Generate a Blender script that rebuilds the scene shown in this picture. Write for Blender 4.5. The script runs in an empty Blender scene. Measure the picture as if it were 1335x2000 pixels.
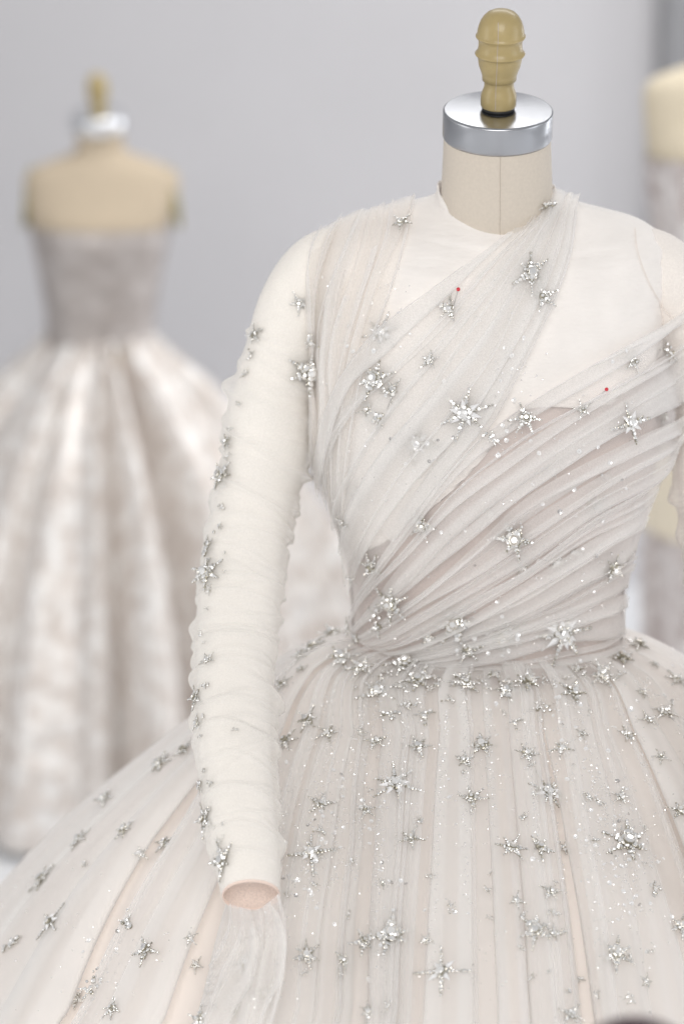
import bpy, bmesh, math, random
import numpy as np
from mathutils import Vector, Matrix
from mathutils.bvhtree import BVHTree

random.seed(7)
rng = np.random.default_rng(11)
scene = bpy.context.scene
COL = scene.collection

# ------------------------------------------------------------------ camera
PW, PH = 1335.0, 2000.0
LENS = 85.0
FPX = LENS / 36.0 * PH
PITCH = math.radians(14.0)
CAM = np.array([-0.175, -2.80, 2.20])
RIGHT = np.array([1.0, 0, 0])
FWD = np.array([0, math.cos(PITCH), -math.sin(PITCH)])
UP = np.array([0, math.sin(PITCH), math.cos(PITCH)])

cam_data = bpy.data.cameras.new("camera")
cam = bpy.data.objects.new("camera", cam_data)
COL.objects.link(cam)
cam.location = CAM
cam.rotation_euler = (math.pi / 2 - PITCH, 0, 0)
cam_data.sensor_fit = 'VERTICAL'
cam_data.sensor_height = 36.0
cam_data.sensor_width = 24.0
cam_data.lens = LENS
cam_data.clip_end = 100
cam_data.dof.use_dof = True
cam_data.dof.focus_distance = 2.66
cam_data.dof.aperture_fstop = 2.1
scene.camera = cam

# ------------------------------------------------------------------ world, lamps, exposure
world = bpy.data.worlds.new("World")
scene.world = world
world.use_nodes = True
bg = world.node_tree.nodes["Background"]
bg.inputs[0].default_value = (0.985, 0.985, 1.0, 1)
bg.inputs[1].default_value = 0.44

def area(name, loc, target, sx, sy, power, color=(1, 1, 1)):
    d = bpy.data.lights.new(name, 'AREA')
    d.shape = 'RECTANGLE'; d.size = sx; d.size_y = sy
    d.energy = power; d.color = color
    o = bpy.data.objects.new(name, d); COL.objects.link(o)
    o.location = loc
    o.rotation_euler = (Vector(target) - Vector(loc)).to_track_quat('-Z', 'Y').to_euler()
    return o

area("window_light_front", (-0.3, -4.4, 3.4), (0, 0.2, 1.2), 3.0, 2.2, 100, (1.0, 0.975, 0.94))
area("window_light_right", (3.5, -0.9, 1.7), (0.2, 0.4, 1.4), 1.4, 2.8, 20, (0.95, 0.97, 1.0))
area("window_light_left", (-3.5, -0.9, 1.7), (0.0, 0.4, 1.4), 1.4, 2.8, 22, (1.0, 0.985, 0.96))
area("wall_fill_overhead", (0.9, 2.4, 4.6), (1.5, 4.4, 0.6), 3.4, 2.4, 95, (1.0, 0.99, 0.98))  # added fill from above to brighten the back wall and floor
area("wall_fill_right", (4.4, 3.9, 1.5), (0.0, 5.4, 0.9), 1.6, 2.4, 52, (0.96, 0.98, 1.0))  # added side fill, grades the back wall brighter low and to the right

vs = scene.view_settings
vs.view_transform = 'Standard'
vs.look = 'None'
vs.exposure = 0.14
vs.gamma = 1.0
vs.use_curve_mapping = False
try:
    scene.cycles.use_denoising = True
    scene.cycles.transparent_max_bounces = 20
    scene.cycles.adaptive_threshold = 0.025
    scene.cycles.max_bounces = 8
    scene.cycles.diffuse_bounces = 6
    scene.cycles.transmission_bounces = 6
    scene.cycles.sample_clamp_indirect = 6.0
except Exception:
    pass

# ------------------------------------------------------------------ helpers
def ray(px, py):
    return RIGHT * ((px - PW / 2) / FPX) + UP * ((PH / 2 - py) / FPX) + FWD

def P(px, py, Y=0.0):
    d = ray(px, py)
    return CAM + d * ((Y - CAM[1]) / d[1])

def mesh_obj(name, verts, faces, mat=None, parent=None, smooth=True):
    me = bpy.data.meshes.new(name)
    me.from_pydata([tuple(v) for v in verts], [], faces)
    me.validate(); me.update()
    if smooth:
        me.polygons.foreach_set("use_smooth", [True] * len(me.polygons))
    mats = mat if isinstance(mat, (list, tuple)) else ([mat] if mat else [])
    for m in mats:
        me.materials.append(m)
    return link(name, me, parent)

def link(name, me, parent=None):
    o = bpy.data.objects.new(name, me)
    COL.objects.link(o)
    if parent is not None:
        o.parent = parent
    return o

def empty(name, label=None, cat=None, group=None, kind=None):
    o = bpy.data.objects.new(name, None)
    COL.objects.link(o)
    tag(o, label, cat, group, kind)
    return o

def tag(o, label=None, cat=None, group=None, kind=None):
    if label: o["label"] = label
    if cat: o["category"] = cat
    if group: o["group"] = group
    if kind: o["kind"] = kind
    return o

def grid_faces(nu, nv, close_v=False, off=0):
    f = []
    for i in range(nu - 1):
        for j in range(nv if close_v else nv - 1):
            j2 = (j + 1) % nv
            f.append((off + i * nv + j, off + i * nv + j2, off + (i + 1) * nv + j2, off + (i + 1) * nv + j))
    return f

def catmull(pts, n):
    """Resample a list of points (any dimension) with a Catmull-Rom spline, n samples."""
    p = np.asarray(pts, float)
    k = len(p)
    ext = np.vstack([2 * p[0] - p[1], p, 2 * p[-1] - p[-2]])
    out = []
    for t in np.linspace(0, k - 1, n):
        i = min(int(t), k - 2); f = t - i
        a, b, c, d = ext[i], ext[i + 1], ext[i + 2], ext[i + 3]
        out.append(0.5 * (2 * b + (c - a) * f + (2 * a - 5 * b + 4 * c - d) * f * f + (3 * b - a - 3 * c + d) * f ** 3))
    return np.array(out)

class Noise1:
    """Smooth 1-D noise."""
    def __init__(self, seed, n=256):
        self.v = np.random.default_rng(seed).uniform(-1, 1, n); self.n = n
    def __call__(self, x):
        x = np.asarray(x, float)
        i = np.floor(x).astype(int); f = x - i; f = f * f * (3 - 2 * f)
        return self.v[i % self.n] * (1 - f) + self.v[(i + 1) % self.n] * f

# ------------------------------------------------------------------ materials
def new_mat(name):
    m = bpy.data.materials.new(name); m.use_nodes = True
    nt = m.node_tree; nt.nodes.clear()
    out = nt.nodes.new("ShaderNodeOutputMaterial")
    return m, nt, out

def principled(name, color, rough=0.6, metallic=0.0, spec=0.5, noise=None, bump=None, sheen=0.0, aniso=0.0, coat=0.0):
    m, nt, out = new_mat(name)
    b = nt.nodes.new("ShaderNodeBsdfPrincipled")
    b.inputs["Base Color"].default_value = (*color, 1)
    b.inputs["Roughness"].default_value = rough
    b.inputs["Metallic"].default_value = metallic
    b.inputs["Specular IOR Level"].default_value = spec
    b.inputs["Sheen Weight"].default_value = sheen
    b.inputs["Anisotropic"].default_value = aniso
    b.inputs["Coat Weight"].default_value = coat
    nt.links.new(b.outputs[0], out.inputs[0])
    tc = nt.nodes.new("ShaderNodeTexCoord")
    if noise:
        sc, amt = noise
        n = nt.nodes.new("ShaderNodeTexNoise"); n.inputs["Scale"].default_value = sc; n.inputs["Detail"].default_value = 4
        nt.links.new(tc.outputs["Object"], n.inputs["Vector"])
        mx = nt.nodes.new("ShaderNodeMix"); mx.data_type = 'RGBA'; mx.blend_type = 'MULTIPLY'
        mx.inputs[0].default_value = 1.0
        mx.inputs[6].default_value = (*color, 1)
        r = nt.nodes.new("ShaderNodeMapRange")
        r.inputs[1].default_value = 0.3; r.inputs[2].default_value = 0.7
        r.inputs[3].default_value = 1 - amt; r.inputs[4].default_value = 1 + amt * 0.3
        nt.links.new(n.outputs[0], r.inputs[0])
        nt.links.new(r.outputs[0], mx.inputs[7])
        nt.links.new(mx.outputs[2], b.inputs["Base Color"])
    if bump:
        sc, st, dist, stretch = bump
        n = nt.nodes.new("ShaderNodeTexNoise"); n.inputs["Scale"].default_value = sc; n.inputs["Detail"].default_value = 5
        mp = nt.nodes.new("ShaderNodeMapping"); mp.inputs["Scale"].default_value = stretch
        nt.links.new(tc.outputs["Object"], mp.inputs[0]); nt.links.new(mp.outputs[0], n.inputs["Vector"])
        bp = nt.nodes.new("ShaderNodeBump"); bp.inputs["Strength"].default_value = st; bp.inputs["Distance"].default_value = dist
        nt.links.new(n.outputs[0], bp.inputs["Height"]); nt.links.new(bp.outputs[0], b.inputs["Normal"])
    return m

def tulle(name, color, alpha, edge=0.85, grain=0.12, translucent=0.35, scale=700):
    """Fine net: mostly holes seen face-on, denser where the cloth turns edge-on."""
    m, nt, out = new_mat(name)
    dif = nt.nodes.new("ShaderNodeBsdfDiffuse"); dif.inputs[0].default_value = (*color, 1)
    tr = nt.nodes.new("ShaderNodeBsdfTranslucent"); tr.inputs[0].default_value = (*color, 1)
    mx = nt.nodes.new("ShaderNodeMixShader"); mx.inputs[0].default_value = translucent
    nt.links.new(dif.outputs[0], mx.inputs[1]); nt.links.new(tr.outputs[0], mx.inputs[2])
    tp = nt.nodes.new("ShaderNodeBsdfTransparent")
    lw = nt.nodes.new("ShaderNodeLayerWeight"); lw.inputs[0].default_value = 0.5
    pw = nt.nodes.new("ShaderNodeMath"); pw.operation = 'POWER'; pw.inputs[1].default_value = 1.8
    nt.links.new(lw.outputs["Facing"], pw.inputs[0])
    r = nt.nodes.new("ShaderNodeMapRange"); r.inputs[3].default_value = alpha; r.inputs[4].default_value = edge
    nt.links.new(pw.outputs[0], r.inputs[0])
    tc = nt.nodes.new("ShaderNodeTexCoord")
    vo = nt.nodes.new("ShaderNodeTexVoronoi"); vo.inputs["Scale"].default_value = scale
    nt.links.new(tc.outputs["Object"], vo.inputs["Vector"])
    r2 = nt.nodes.new("ShaderNodeMapRange"); r2.inputs[1].default_value = 0.1; r2.inputs[2].default_value = 0.7
    r2.inputs[3].default_value = -grain; r2.inputs[4].default_value = grain
    nt.links.new(vo.outputs["Distance"], r2.inputs[0])
    ad = nt.nodes.new("ShaderNodeMath"); ad.operation = 'ADD'; ad.use_clamp = True
    nt.links.new(r.outputs[0], ad.inputs[0])
    if grain > 0: nt.links.new(r2.outputs[0], ad.inputs[1])
    else: ad.inputs[1].default_value = 0.0
    fin = nt.nodes.new("ShaderNodeMixShader")
    nt.links.new(ad.outputs[0], fin.inputs[0])
    nt.links.new(tp.outputs[0], fin.inputs[1]); nt.links.new(mx.outputs[0], fin.inputs[2])
    nt.links.new(fin.outputs[0], out.inputs[0])
    return m

def sequin_cloth(name, c1, c2, scale=140):
    m, nt, out = new_mat(name)
    b = nt.nodes.new("ShaderNodeBsdfPrincipled")
    b.inputs["Metallic"].default_value = 0.45; b.inputs["Roughness"].default_value = 0.45
    tc = nt.nodes.new("ShaderNodeTexCoord")
    vo = nt.nodes.new("ShaderNodeTexVoronoi"); vo.inputs["Scale"].default_value = scale
    nt.links.new(tc.outputs["Object"], vo.inputs["Vector"])
    no = nt.nodes.new("ShaderNodeTexNoise"); no.inputs["Scale"].default_value = 26; no.inputs["Detail"].default_value = 5
    nt.links.new(tc.outputs["Object"], no.inputs["Vector"])
    mx = nt.nodes.new("ShaderNodeMix"); mx.data_type = 'RGBA'
    r = nt.nodes.new("ShaderNodeMapRange"); r.inputs[1].default_value = 0.35; r.inputs[2].default_value = 0.65
    nt.links.new(no.outputs[0], r.inputs[0]); nt.links.new(r.outputs[0], mx.inputs[0])
    mx.inputs[6].default_value = (*c1, 1); mx.inputs[7].default_value = (*c2, 1)
    nt.links.new(mx.outputs[2], b.inputs["Base Color"])
    bp = nt.nodes.new("ShaderNodeBump"); bp.inputs["Strength"].default_value = 0.6; bp.inputs["Distance"].default_value = 0.004
    nt.links.new(vo.outputs["Color"], bp.inputs["Height"])
    cr = nt.nodes.new("ShaderNodeTexNoise"); cr.inputs["Scale"].default_value = 17; cr.inputs["Detail"].default_value = 3
    nt.links.new(tc.outputs["Object"], cr.inputs["Vector"])
    bp2 = nt.nodes.new("ShaderNodeBump"); bp2.inputs["Strength"].default_value = 0.45; bp2.inputs["Distance"].default_value = 0.03
    nt.links.new(cr.outputs[0], bp2.inputs["Height"]); nt.links.new(bp.outputs[0], bp2.inputs["Normal"])
    nt.links.new(bp2.outputs[0], b.inputs["Normal"])
    nt.links.new(b.outputs[0], out.inputs[0])
    return m

def brushed(name, color, rough):
    """Turned steel: fine concentric lines, anisotropic gloss."""
    m, nt, out = new_mat(name)
    b = nt.nodes.new("ShaderNodeBsdfPrincipled")
    b.inputs["Base Color"].default_value = (*color, 1); b.inputs["Metallic"].default_value = 1
    b.inputs["Roughness"].default_value = rough; b.inputs["Anisotropic"].default_value = 0.8
    tg = nt.nodes.new("ShaderNodeTangent"); tg.direction_type = 'RADIAL'; tg.axis = 'Z'
    nt.links.new(tg.outputs[0], b.inputs["Tangent"])
    tc = nt.nodes.new("ShaderNodeTexCoord")
    n = nt.nodes.new("ShaderNodeTexNoise"); n.inputs["Scale"].default_value = 60
    mp = nt.nodes.new("ShaderNodeMapping"); mp.inputs["Scale"].default_value = (0.4, 0.4, 30)
    nt.links.new(tc.outputs["Object"], mp.inputs[0]); nt.links.new(mp.outputs[0], n.inputs["Vector"])
    r = nt.nodes.new("ShaderNodeMapRange"); r.inputs[3].default_value = rough * 0.7; r.inputs[4].default_value = rough * 1.4
    nt.links.new(n.outputs[0], r.inputs[0]); nt.links.new(r.outputs[0], b.inputs["Roughness"])
    nt.links.new(b.outputs[0], out.inputs[0])
    return m

M = {}
M['wall'] = principled('wall_paint', (0.575, 0.568, 0.585), 0.9, noise=(1.2, 0.05))
M['floor'] = principled('floor_paint', (0.84, 0.85, 0.87), 0.55, noise=(1.5, 0.06))
M['linen'] = principled('linen', (0.64, 0.575, 0.495), 0.85, noise=(300, 0.05), bump=(900, 0.15, 0.0005, (1, 1, 1)), sheen=0.1)
M['linen_bg'] = principled('linen_tan', (0.57, 0.475, 0.355), 0.85, noise=(40, 0.06))
M['seam'] = principled('seam_tan', (0.46, 0.40, 0.34), 0.9)  # plain darker tan of the neck and mould seams
M['steel'] = brushed('turned_steel', (0.47, 0.48, 0.505), 0.22)
M['steel_bg'] = principled('polished_steel', (0.85, 0.86, 0.88), 0.25, 1.0)
M['finial'] = principled('finial_resin', (0.43, 0.335, 0.155), 0.36, noise=(40, 0.12), bump=(220, 0.12, 0.001, (1, 1, 1)), coat=0.15)
M['black'] = principled('black_rubber', (0.02, 0.02, 0.02), 0.5)
M['olive'] = principled('olive_plate', (0.32, 0.28, 0.12), 0.5)
M['lining'] = principled('cream_jersey', (0.885, 0.845, 0.81), 0.9, noise=(25, 0.04), bump=(45, 0.5, 0.004, (1, 1, 3.5)), sheen=0.2)
M['corset'] = principled('blush_corset', (0.665, 0.585, 0.55), 0.8, noise=(30, 0.08), sheen=0.2)
M['sleeve_lining'] = principled('sleeve_lining', (0.90, 0.872, 0.835), 0.9, noise=(20, 0.04), sheen=0.2)
M['cuff_inside'] = principled('cuff_blush', (0.86, 0.745, 0.68), 0.9, noise=(500, 0.2))
M['cuff_rim'] = principled('cuff_rim', (0.86, 0.70, 0.62), 0.9)
M['skirt_lining'] = principled('blush_satin', (0.89, 0.82, 0.77), 0.7, noise=(8, 0.05), sheen=0.2)
M['tulle_drape'] = tulle('tulle_drape', (0.975, 0.965, 0.955), 0.42, 0.93, grain=0.05, translucent=0.45)
M['tulle_base'] = tulle('tulle_base', (0.93, 0.91, 0.905), 0.16, 0.8, grain=0.05, translucent=0.45)
M['tulle_cream'] = tulle('tulle_cream', (0.97, 0.945, 0.92), 0.34, 0.9, grain=0.04, translucent=0.45)
M['tulle_sleeve'] = tulle('tulle_sleeve', (0.97, 0.95, 0.92), 0.40, 0.95, grain=0.03, translucent=0.45)
M['tulle_skirt'] = tulle('tulle_skirt', (0.99, 0.98, 0.968), 0.66, 0.96, grain=0.0, translucent=0.45)
M['tulle_sheer'] = tulle('tulle_skirt_sheer', (0.985, 0.975, 0.965), 0.38, 0.94, grain=0.0, translucent=0.45)
M['tulle_skirt_in'] = tulle('tulle_skirt_inner', (0.88, 0.84, 0.81), 0.42, 0.9)
M['tulle_trail'] = tulle('tulle_trail', (0.99, 0.975, 0.96), 0.27, 0.93, grain=0.03, translucent=0.45)
M['crystal_grey'] = principled('crystal_grey', (0.74, 0.74, 0.74), 0.12, 0.5, coat=0.5)
M['crystal'] = principled('crystal', (0.95, 0.945, 0.935), 0.10, 0.55, coat=0.5)
M['silver'] = principled('silver_bead', (0.84, 0.81, 0.75), 0.2, 0.9)
M['dark_silver'] = principled('dark_setting', (0.30, 0.275, 0.21), 0.32, 0.8)
M['frost'] = principled('frosted_petal', (0.90, 0.90, 0.91), 0.3, 0.0)
M['sequin'] = principled('clear_sequin', (0.95, 0.95, 0.95), 0.15, 0.35, coat=0.6)
M['sequin_grey'] = principled('grey_sequin', (0.62, 0.61, 0.60), 0.2, 0.7)
M['red'] = principled('red_glass', (0.62, 0.01, 0.03), 0.15, coat=0.5)
M['pearl'] = principled('white_pin_head', (0.92, 0.91, 0.88), 0.2, coat=0.5)
M['pin'] = principled('pin_steel', (0.35, 0.35, 0.36), 0.3, 1.0)
M['plum'] = principled('dark_plum', (0.05, 0.018, 0.028), 0.5)
M['gown_bg'] = sequin_cloth('champagne_sequins', (0.66, 0.59, 0.54), (0.93, 0.915, 0.895))
M['bodice_bg'] = sequin_cloth('taupe_sequins', (0.42, 0.375, 0.35), (0.54, 0.50, 0.48))
M['gown_right'] = sequin_cloth('lilac_sequins', (0.50, 0.43, 0.41), (0.82, 0.79, 0.78))
M['band'] = principled('cream_satin', (0.85, 0.77, 0.62), 0.5)
M['pillar'] = principled('grey_pillar', (0.26, 0.26, 0.27), 0.8)

# ------------------------------------------------------------------ setting: floor and wall
def build_setting():
    WY = 5.6
    fl = mesh_obj('floor', [(-12, -6, 0), (12, -6, 0), (12, WY - 0.6, 0), (-12, WY - 0.6, 0)], [(0, 1, 2, 3)], M['floor'])
    tag(fl, kind='structure')
    # wall with a coved foot
    prof = [(WY - 0.602, -0.004)]
    for k in range(0, 13):
        a = k / 12 * math.pi / 2
        prof.append((WY - 0.6 + 0.6 * math.sin(a), 0.6 - 0.6 * math.cos(a) + 0.004))
    prof.append((WY, 6.0))
    v = []
    for (y, z) in prof:
        v += [(-12, y, z), (12, y, z)]
    w = mesh_obj('wall', v, grid_faces(len(prof), 2), M['wall'])
    tag(w, kind='structure')
    p0 = P(1285, 60, 5.55)
    bm = bmesh.new()
    bmesh.ops.create_cube(bm, size=1)
    for q in bm.verts:
        q.co.x = p0[0] + 0.3 + q.co.x * 0.6; q.co.y = 5.55 + q.co.y * 0.16; q.co.z = 3.0 + q.co.z * 6.0 - 0.0
    bmesh.ops.bevel(bm, geom=[e for e in bm.edges], offset=0.02, segments=2, affect='EDGES')
    me = bpy.data.meshes.new('pillar'); bm.to_mesh(me); bm.free(); me.materials.append(M['pillar'])
    o = link('pillar', me); tag(o, kind='structure')
build_setting()

# ------------------------------------------------------------------ lofted bodies
def superellipse(n, hw, f, b, e=2.3):
    out = []
    for k in range(n):
        a = 2 * math.pi * k / n
        c, s = math.cos(a), math.sin(a)
        x = hw * math.copysign(abs(c) ** (2 / e), c)
        y = (b if s > 0 else f) * math.copysign(abs(s) ** (2 / e), s)
        out.append((x, y))
    return out

def loft_rows(rows, Yc=0.0, n=96, sub=6, off=0.0, e=2.3, shear=None):
    """rows: (py, cx_px, hw_px, front, back). Returns (nrow, n, 3) array."""
    keys = []
    for (py, cx, hw, f, b) in rows:
        c = P(cx, py, Yc); e1 = P(cx + hw, py, Yc)
        keys.append((c[2], c[0], e1[0] - c[0], f, b))
    ks = catmull(keys, (len(keys) - 1) * sub + 1)
    A = []
    for (z, cx, hw, f, b) in ks:
        ring = superellipse(n, hw + off, f + off, b + off, e)
        zz = z
        A.append([(cx + x, Yc + y, zz + (shear(zz) * (y if y < 0 else 0.15 * y) if shear else 0)) for (x, y) in ring])
    return np.array(A)

TORSO = [
    (372, 969, 109, .060, .060), (388, 968, 122, .064, .070), (402, 966, 165, .070, .080), (418, 964, 235, .077, .090),
    (436, 962, 295, .083, .096), (470, 960, 330, .090, .100), (520, 957, 342, .100, .102), (600, 954, 336, .114, .104),
    (700, 952, 334, .131, .103), (800, 950, 337, .141, .101), (860, 950, 332, .142, .099), (940, 950, 312, .135, .096),
    (1010, 950, 293, .125, .093), (1080, 950, 273, .115, .090), (1150, 950, 261, .108, .088), (1240, 950, 258, .104, .088),
    (1300, 950, 258, .104, .090), (1360, 950, 270, .108, .095)]
Z_NECK = P(968, 372)[2]; Z_SH = P(968, 520)[2]
def shear(z):
    t = min(1, max(0, (z - Z_SH) / (Z_NECK - Z_SH)))
    return 0.48 * t
torso = loft_rows(TORSO, shear=shear)
NR, NS = torso.shape[:2]

# ------------------------------------------------------------------ main dress form
form = empty('dress_form', 'cream linen dress form in the foreground with steel neck cap and turned tan finial', 'dress form')
base_z = 0.0
mesh_obj('torso', torso.reshape(-1, 3), grid_faces(NR, NS, True), M['corset'], form)

def frame_from_axis(origin, axis):
    z = Vector(axis).normalized()
    x = Vector((1, 0, 0)); x = (x - z * x.dot(z)).normalized()
    y = z.cross(x)
    m = Matrix((x, y, z)).transposed().to_4x4()
    m.translation = Vector(origin)
    return m

def lathe(name, prof, n, mat, parent, mat4=None, cap_top=True, cap_bot=True, smooth=True):
    v, f = [], []
    for (r, z) in prof:
        for k in range(n):
            a = 2 * math.pi * k / n
            v.append((r * math.cos(a), r * math.sin(a), z))
    f = grid_faces(len(prof), n, True)
    if cap_bot: f.append(tuple(reversed(range(n))))
    if cap_top: f.append(tuple(range((len(prof) - 1) * n, len(prof) * n)))
    o = mesh_obj(name, v, f, mat, parent, smooth)
    if mat4 is not None:
        o.matrix_world = mat4
    return o

# neck: tilted forward tube from inside the collar to the cap
cap_c = P(972, 214, -0.045)                       # centre of the cap's top face
tilt = math.radians(16)
axis = np.array([0, -math.sin(tilt), math.cos(tilt)])
cap_m = frame_from_axis(cap_c, axis)
R_CAP = 106 * 0.000587
lathe('neck_cap', [(0.004, 0.0004), (R_CAP - 0.0025, 0.0003), (R_CAP - 0.0017, 0.0002), (R_CAP - 0.0003, -0.0012), (R_CAP, -0.0019), (R_CAP, -0.0026), (R_CAP, -0.030), (R_CAP - 0.001, -0.0325), (R_CAP - 0.006, -0.033)],
      96, M['steel'], form, cap_m)
neck_v = []
zs = np.linspace(0, 1, 14)
neck_top = np.array(cap_c) - axis * 0.0325
neck_bot = np.array([P(969, 500, 0)[0], 0.004, P(969, 470, 0)[2]])
NN = 72
for t in zs:
    c = neck_top * (1 - t) + neck_bot * t
    ax = axis * (1 - t) + np.array([0, -0.30, 0.95]) * t
    m = frame_from_axis(c, ax)
    r = R_CAP - 0.0015 + 0.007 * t ** 1.2
    for k in range(NN):
        a = 2 * math.pi * k / NN
        neck_v.append(m @ Vector((r * math.cos(a), r * 1.0 * math.sin(a), 0)))
neck = mesh_obj('neck', neck_v, grid_faces(14, NN, True), M['linen'], form)
# centre-front seam of the neck (thin raised stitched line)
sv, sf = [], []
k_front = int(NN * 0.75)
for i, t in enumerate(zs):
    a = np.array(neck_v[i * NN + k_front])
    for dx in (-0.0003, 0.0003):
        sv.append(a + np.array([dx + 0.0003 * math.sin(i * 2.1), -0.0006, 0]))
for i in range(13):
    sf.append((i * 2, i * 2 + 1, i * 2 + 3, i * 2 + 2))
mesh_obj('neck_seam', sv, sf, M['seam'], neck)

# finial
s = 0.000565
fin = lathe('finial', [(0.0, 0.0)] + [(a * s, b * s) for (a, b) in [
    (34, 2), (35.5, 5), (35.5, 24), (34.5, 29), (31, 38), (29.5, 44), (29.5, 54), (31, 56.5), (34, 57.5), (34.3, 66), (36.5, 74), (41, 86), (43.5, 100),
    (44.5, 106), (46, 108), (49, 109.5), (49.8, 111.5), (48.5, 113.5), (45, 117), (43.5, 124), (43, 134), (44.5, 141), (47.5, 144), (49.2, 146), (49.2, 148), (47.5, 149.5),
    (46.6, 152), (46.0, 158), (44, 167), (40.5, 177), (35, 186), (27.5, 193.5), (18, 198), (9, 200)]] + [(0.0005, 200.5 * s)],
    56, M['finial'], form, cap_m @ Matrix.Translation((0, 0, 0.003)), cap_bot=False)
# mould seam up the finial
prof = [(35.5, 5), (35.5, 24), (31, 38), (29.5, 44), (29.5, 54), (34, 57.5), (34.3, 66), (36.5, 74), (41, 86), (43.5, 100), (46, 108), (49.8, 111.5), (45, 117), (43.2, 129), (44.5, 141), (49.2, 147), (46.6, 152), (46, 158), (44, 167), (40.5, 177), (35, 186)]
sv, sf = [], []
for i, (a, b) in enumerate(prof):
    for dx in (-0.6, 0.6):
        sv.append((dx * s - 8 * s, -math.sqrt(max(a * a - 64, 1)) * s - 0.0003, b * s))
for i in range(len(prof) - 1):
    sf.append((2 * i, 2 * i + 1, 2 * i + 3, 2 * i + 2))
o = mesh_obj('mould_seam', sv, sf, M['seam'], fin)
lathe('collar_ring', [(0.0, 0.0001), (31 * s, 0.0002), (33 * s, 0.002), (33 * s, 0.004), (0.001, 0.0042)], 40, M['black'], form, cap_m)
# stand hidden inside the skirt
lathe('stand_pole', [(0.02, 0), (0.02, 1.25)], 16, M['steel_bg'], form, Matrix.Translation((0, 0, 0.02)))
lathe('stand_base', [(0.001, 0), (0.24, 0.0), (0.24, 0.015), (0.03, 0.03), (0.021, 0.05)], 32, M['black'], form, Matrix.Translation((0, 0, 0.001)))

# ------------------------------------------------------------------ the gown
gown = empty('ball_gown', 'ivory tulle ball gown with crystal stars and one long sleeve hanging in front', 'gown')

# cream lining over the chest (ends in a curve under the drape)
zcut = P(950, 806, -0.14)[2]
lin = loft_rows(TORSO, off=0.0035, shear=shear)
rows_used = []
nz = Noise1(3)
for i in range(NR):
    if lin[i, :, 2].mean() < zcut - 0.36: break
    rows_used.append(i)
Lr = lin[rows_used].copy()
for i in range(Lr.shape[0]):
    for k in range(NS):
        x, y, z = Lr[i, k]
        wr = 0.0024 * float(nz(z * 60 + 1.5 * math.sin(x * 14))) + 0.0010 * float(nz(z * 150 + 3 * math.sin(x * 9 + 1)))
        d = np.array([x * 0.3, y, 0]); d /= np.linalg.norm(d) + 1e-9
        Lr[i, k] += d * wr
def lining_edge(x):                              # lower edge runs under the upper border of the sash
    e = zcut + 0.006 * math.sin(x * 30)
    if x < 0.03: e -= min(0.33, 1.05 * (0.03 - x))
    if x > 0.10: e += 0.60 * (x - 0.10)
    return e
for k in range(NS):
    col = Lr[:, k].copy()
    last = None
    for i in range(len(col)):
        e = lining_edge(col[i, 0])
        if col[i, 2] >= e:
            last = i
        elif last is not None and last + 1 < len(col):
            a, b = col[last], col[last + 1]
            t = min(1, max(0, (a[2] - e) / max(a[2] - b[2], 1e-6)))
            Lr[i, k] = a + (b - a) * t
lining = mesh_obj('bodice_lining', Lr.reshape(-1, 3), grid_faces(len(rows_used), NS, True), M['lining'], gown)

# back and sides of the bodice, one shell behind the sash
bk = loft_rows(TORSO, off=0.0048, shear=shear)
cols = [k for k in range(NS) if bk[NR // 2, k, 1] > -0.012 * (1 if bk[NR // 2, k, 0] > 0 else -1)]
z_arm = P(950, 800)[2]; z_bot = P(950, 1285)[2]
rws = [i for i in range(NR) if z_bot < bk[i, :, 2].mean() < z_arm]
bk = bk[rws][:, cols]
mesh_obj('bodice_back', bk.reshape(-1, 3), grid_faces(len(rws), len(cols)), M['lining'], gown)

# collar: raw-edged standing band round the neck
cv = []
top_ring = lin[0]
nk = Noise1(8)
for j, (dz, dr) in enumerate([(-0.012, 0.004), (-0.003, 0.0012), (0.001, 0.0008), (0.0035, 0.0014), (0.0032, 0.0028), (0.000, 0.0034), (-0.010, 0.006)]):
    c = top_ring.mean(0)
    for k in range(NS):
        q = top_ring[k] - c
        rad = np.array([q[0], q[1], 0]); L = np.linalg.norm(rad); rad /= L
        side = -q[0] / L                          # 1 at photo-left
        lift = 0.004 * max(0, side) ** 2
        cv.append(top_ring[k] + rad * (dr - 0.002 + 0.0012 * float(nk(k * 0.7 + j * 3))) + np.array([0, 0, dz + (lift if dz > 0 else 0) + 0.001 * float(nk(k * 1.3))]))
mesh_obj('collar', cv, grid_faces(7, NS, True), M['lining'], gown)
# frayed threads at the collar front
for k in range(16):
    kk = int(NS * (0.60 + 0.13 * random.random()))
    b = np.array(cv[3 * NS + kk])
    L = random.uniform(0.002, 0.006)
    a = random.uniform(-1, 1)
    w = 0.00025
    e = b + np.array([a * L, -0.002, L * random.uniform(0, 0.7)])
    mesh_obj('frayed_thread', [b, b + [w, 0, w], (b + e) / 2 + [0, -0.001, 0.001], (b + e) / 2 + [w, -0.001, 0.001 + w], e, e + [w, 0, 0]],
             [(0, 1, 3, 2), (2, 3, 5, 4)], M['lining'], gown)

# ------------------------------------------------------------------ sleeves
def tube(path, n=64, close=False):
    """path: list of (center, radius, ring matrix3 rows x,y). returns (k,n,3)"""
    A = []
    for (c, r, ex, ey) in path:
        A.append([c + (ex * math.cos(2 * math.pi * k / n) + ey * math.sin(2 * math.pi * k / n)) * r for k in range(n)])
    return np.array(A)

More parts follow.
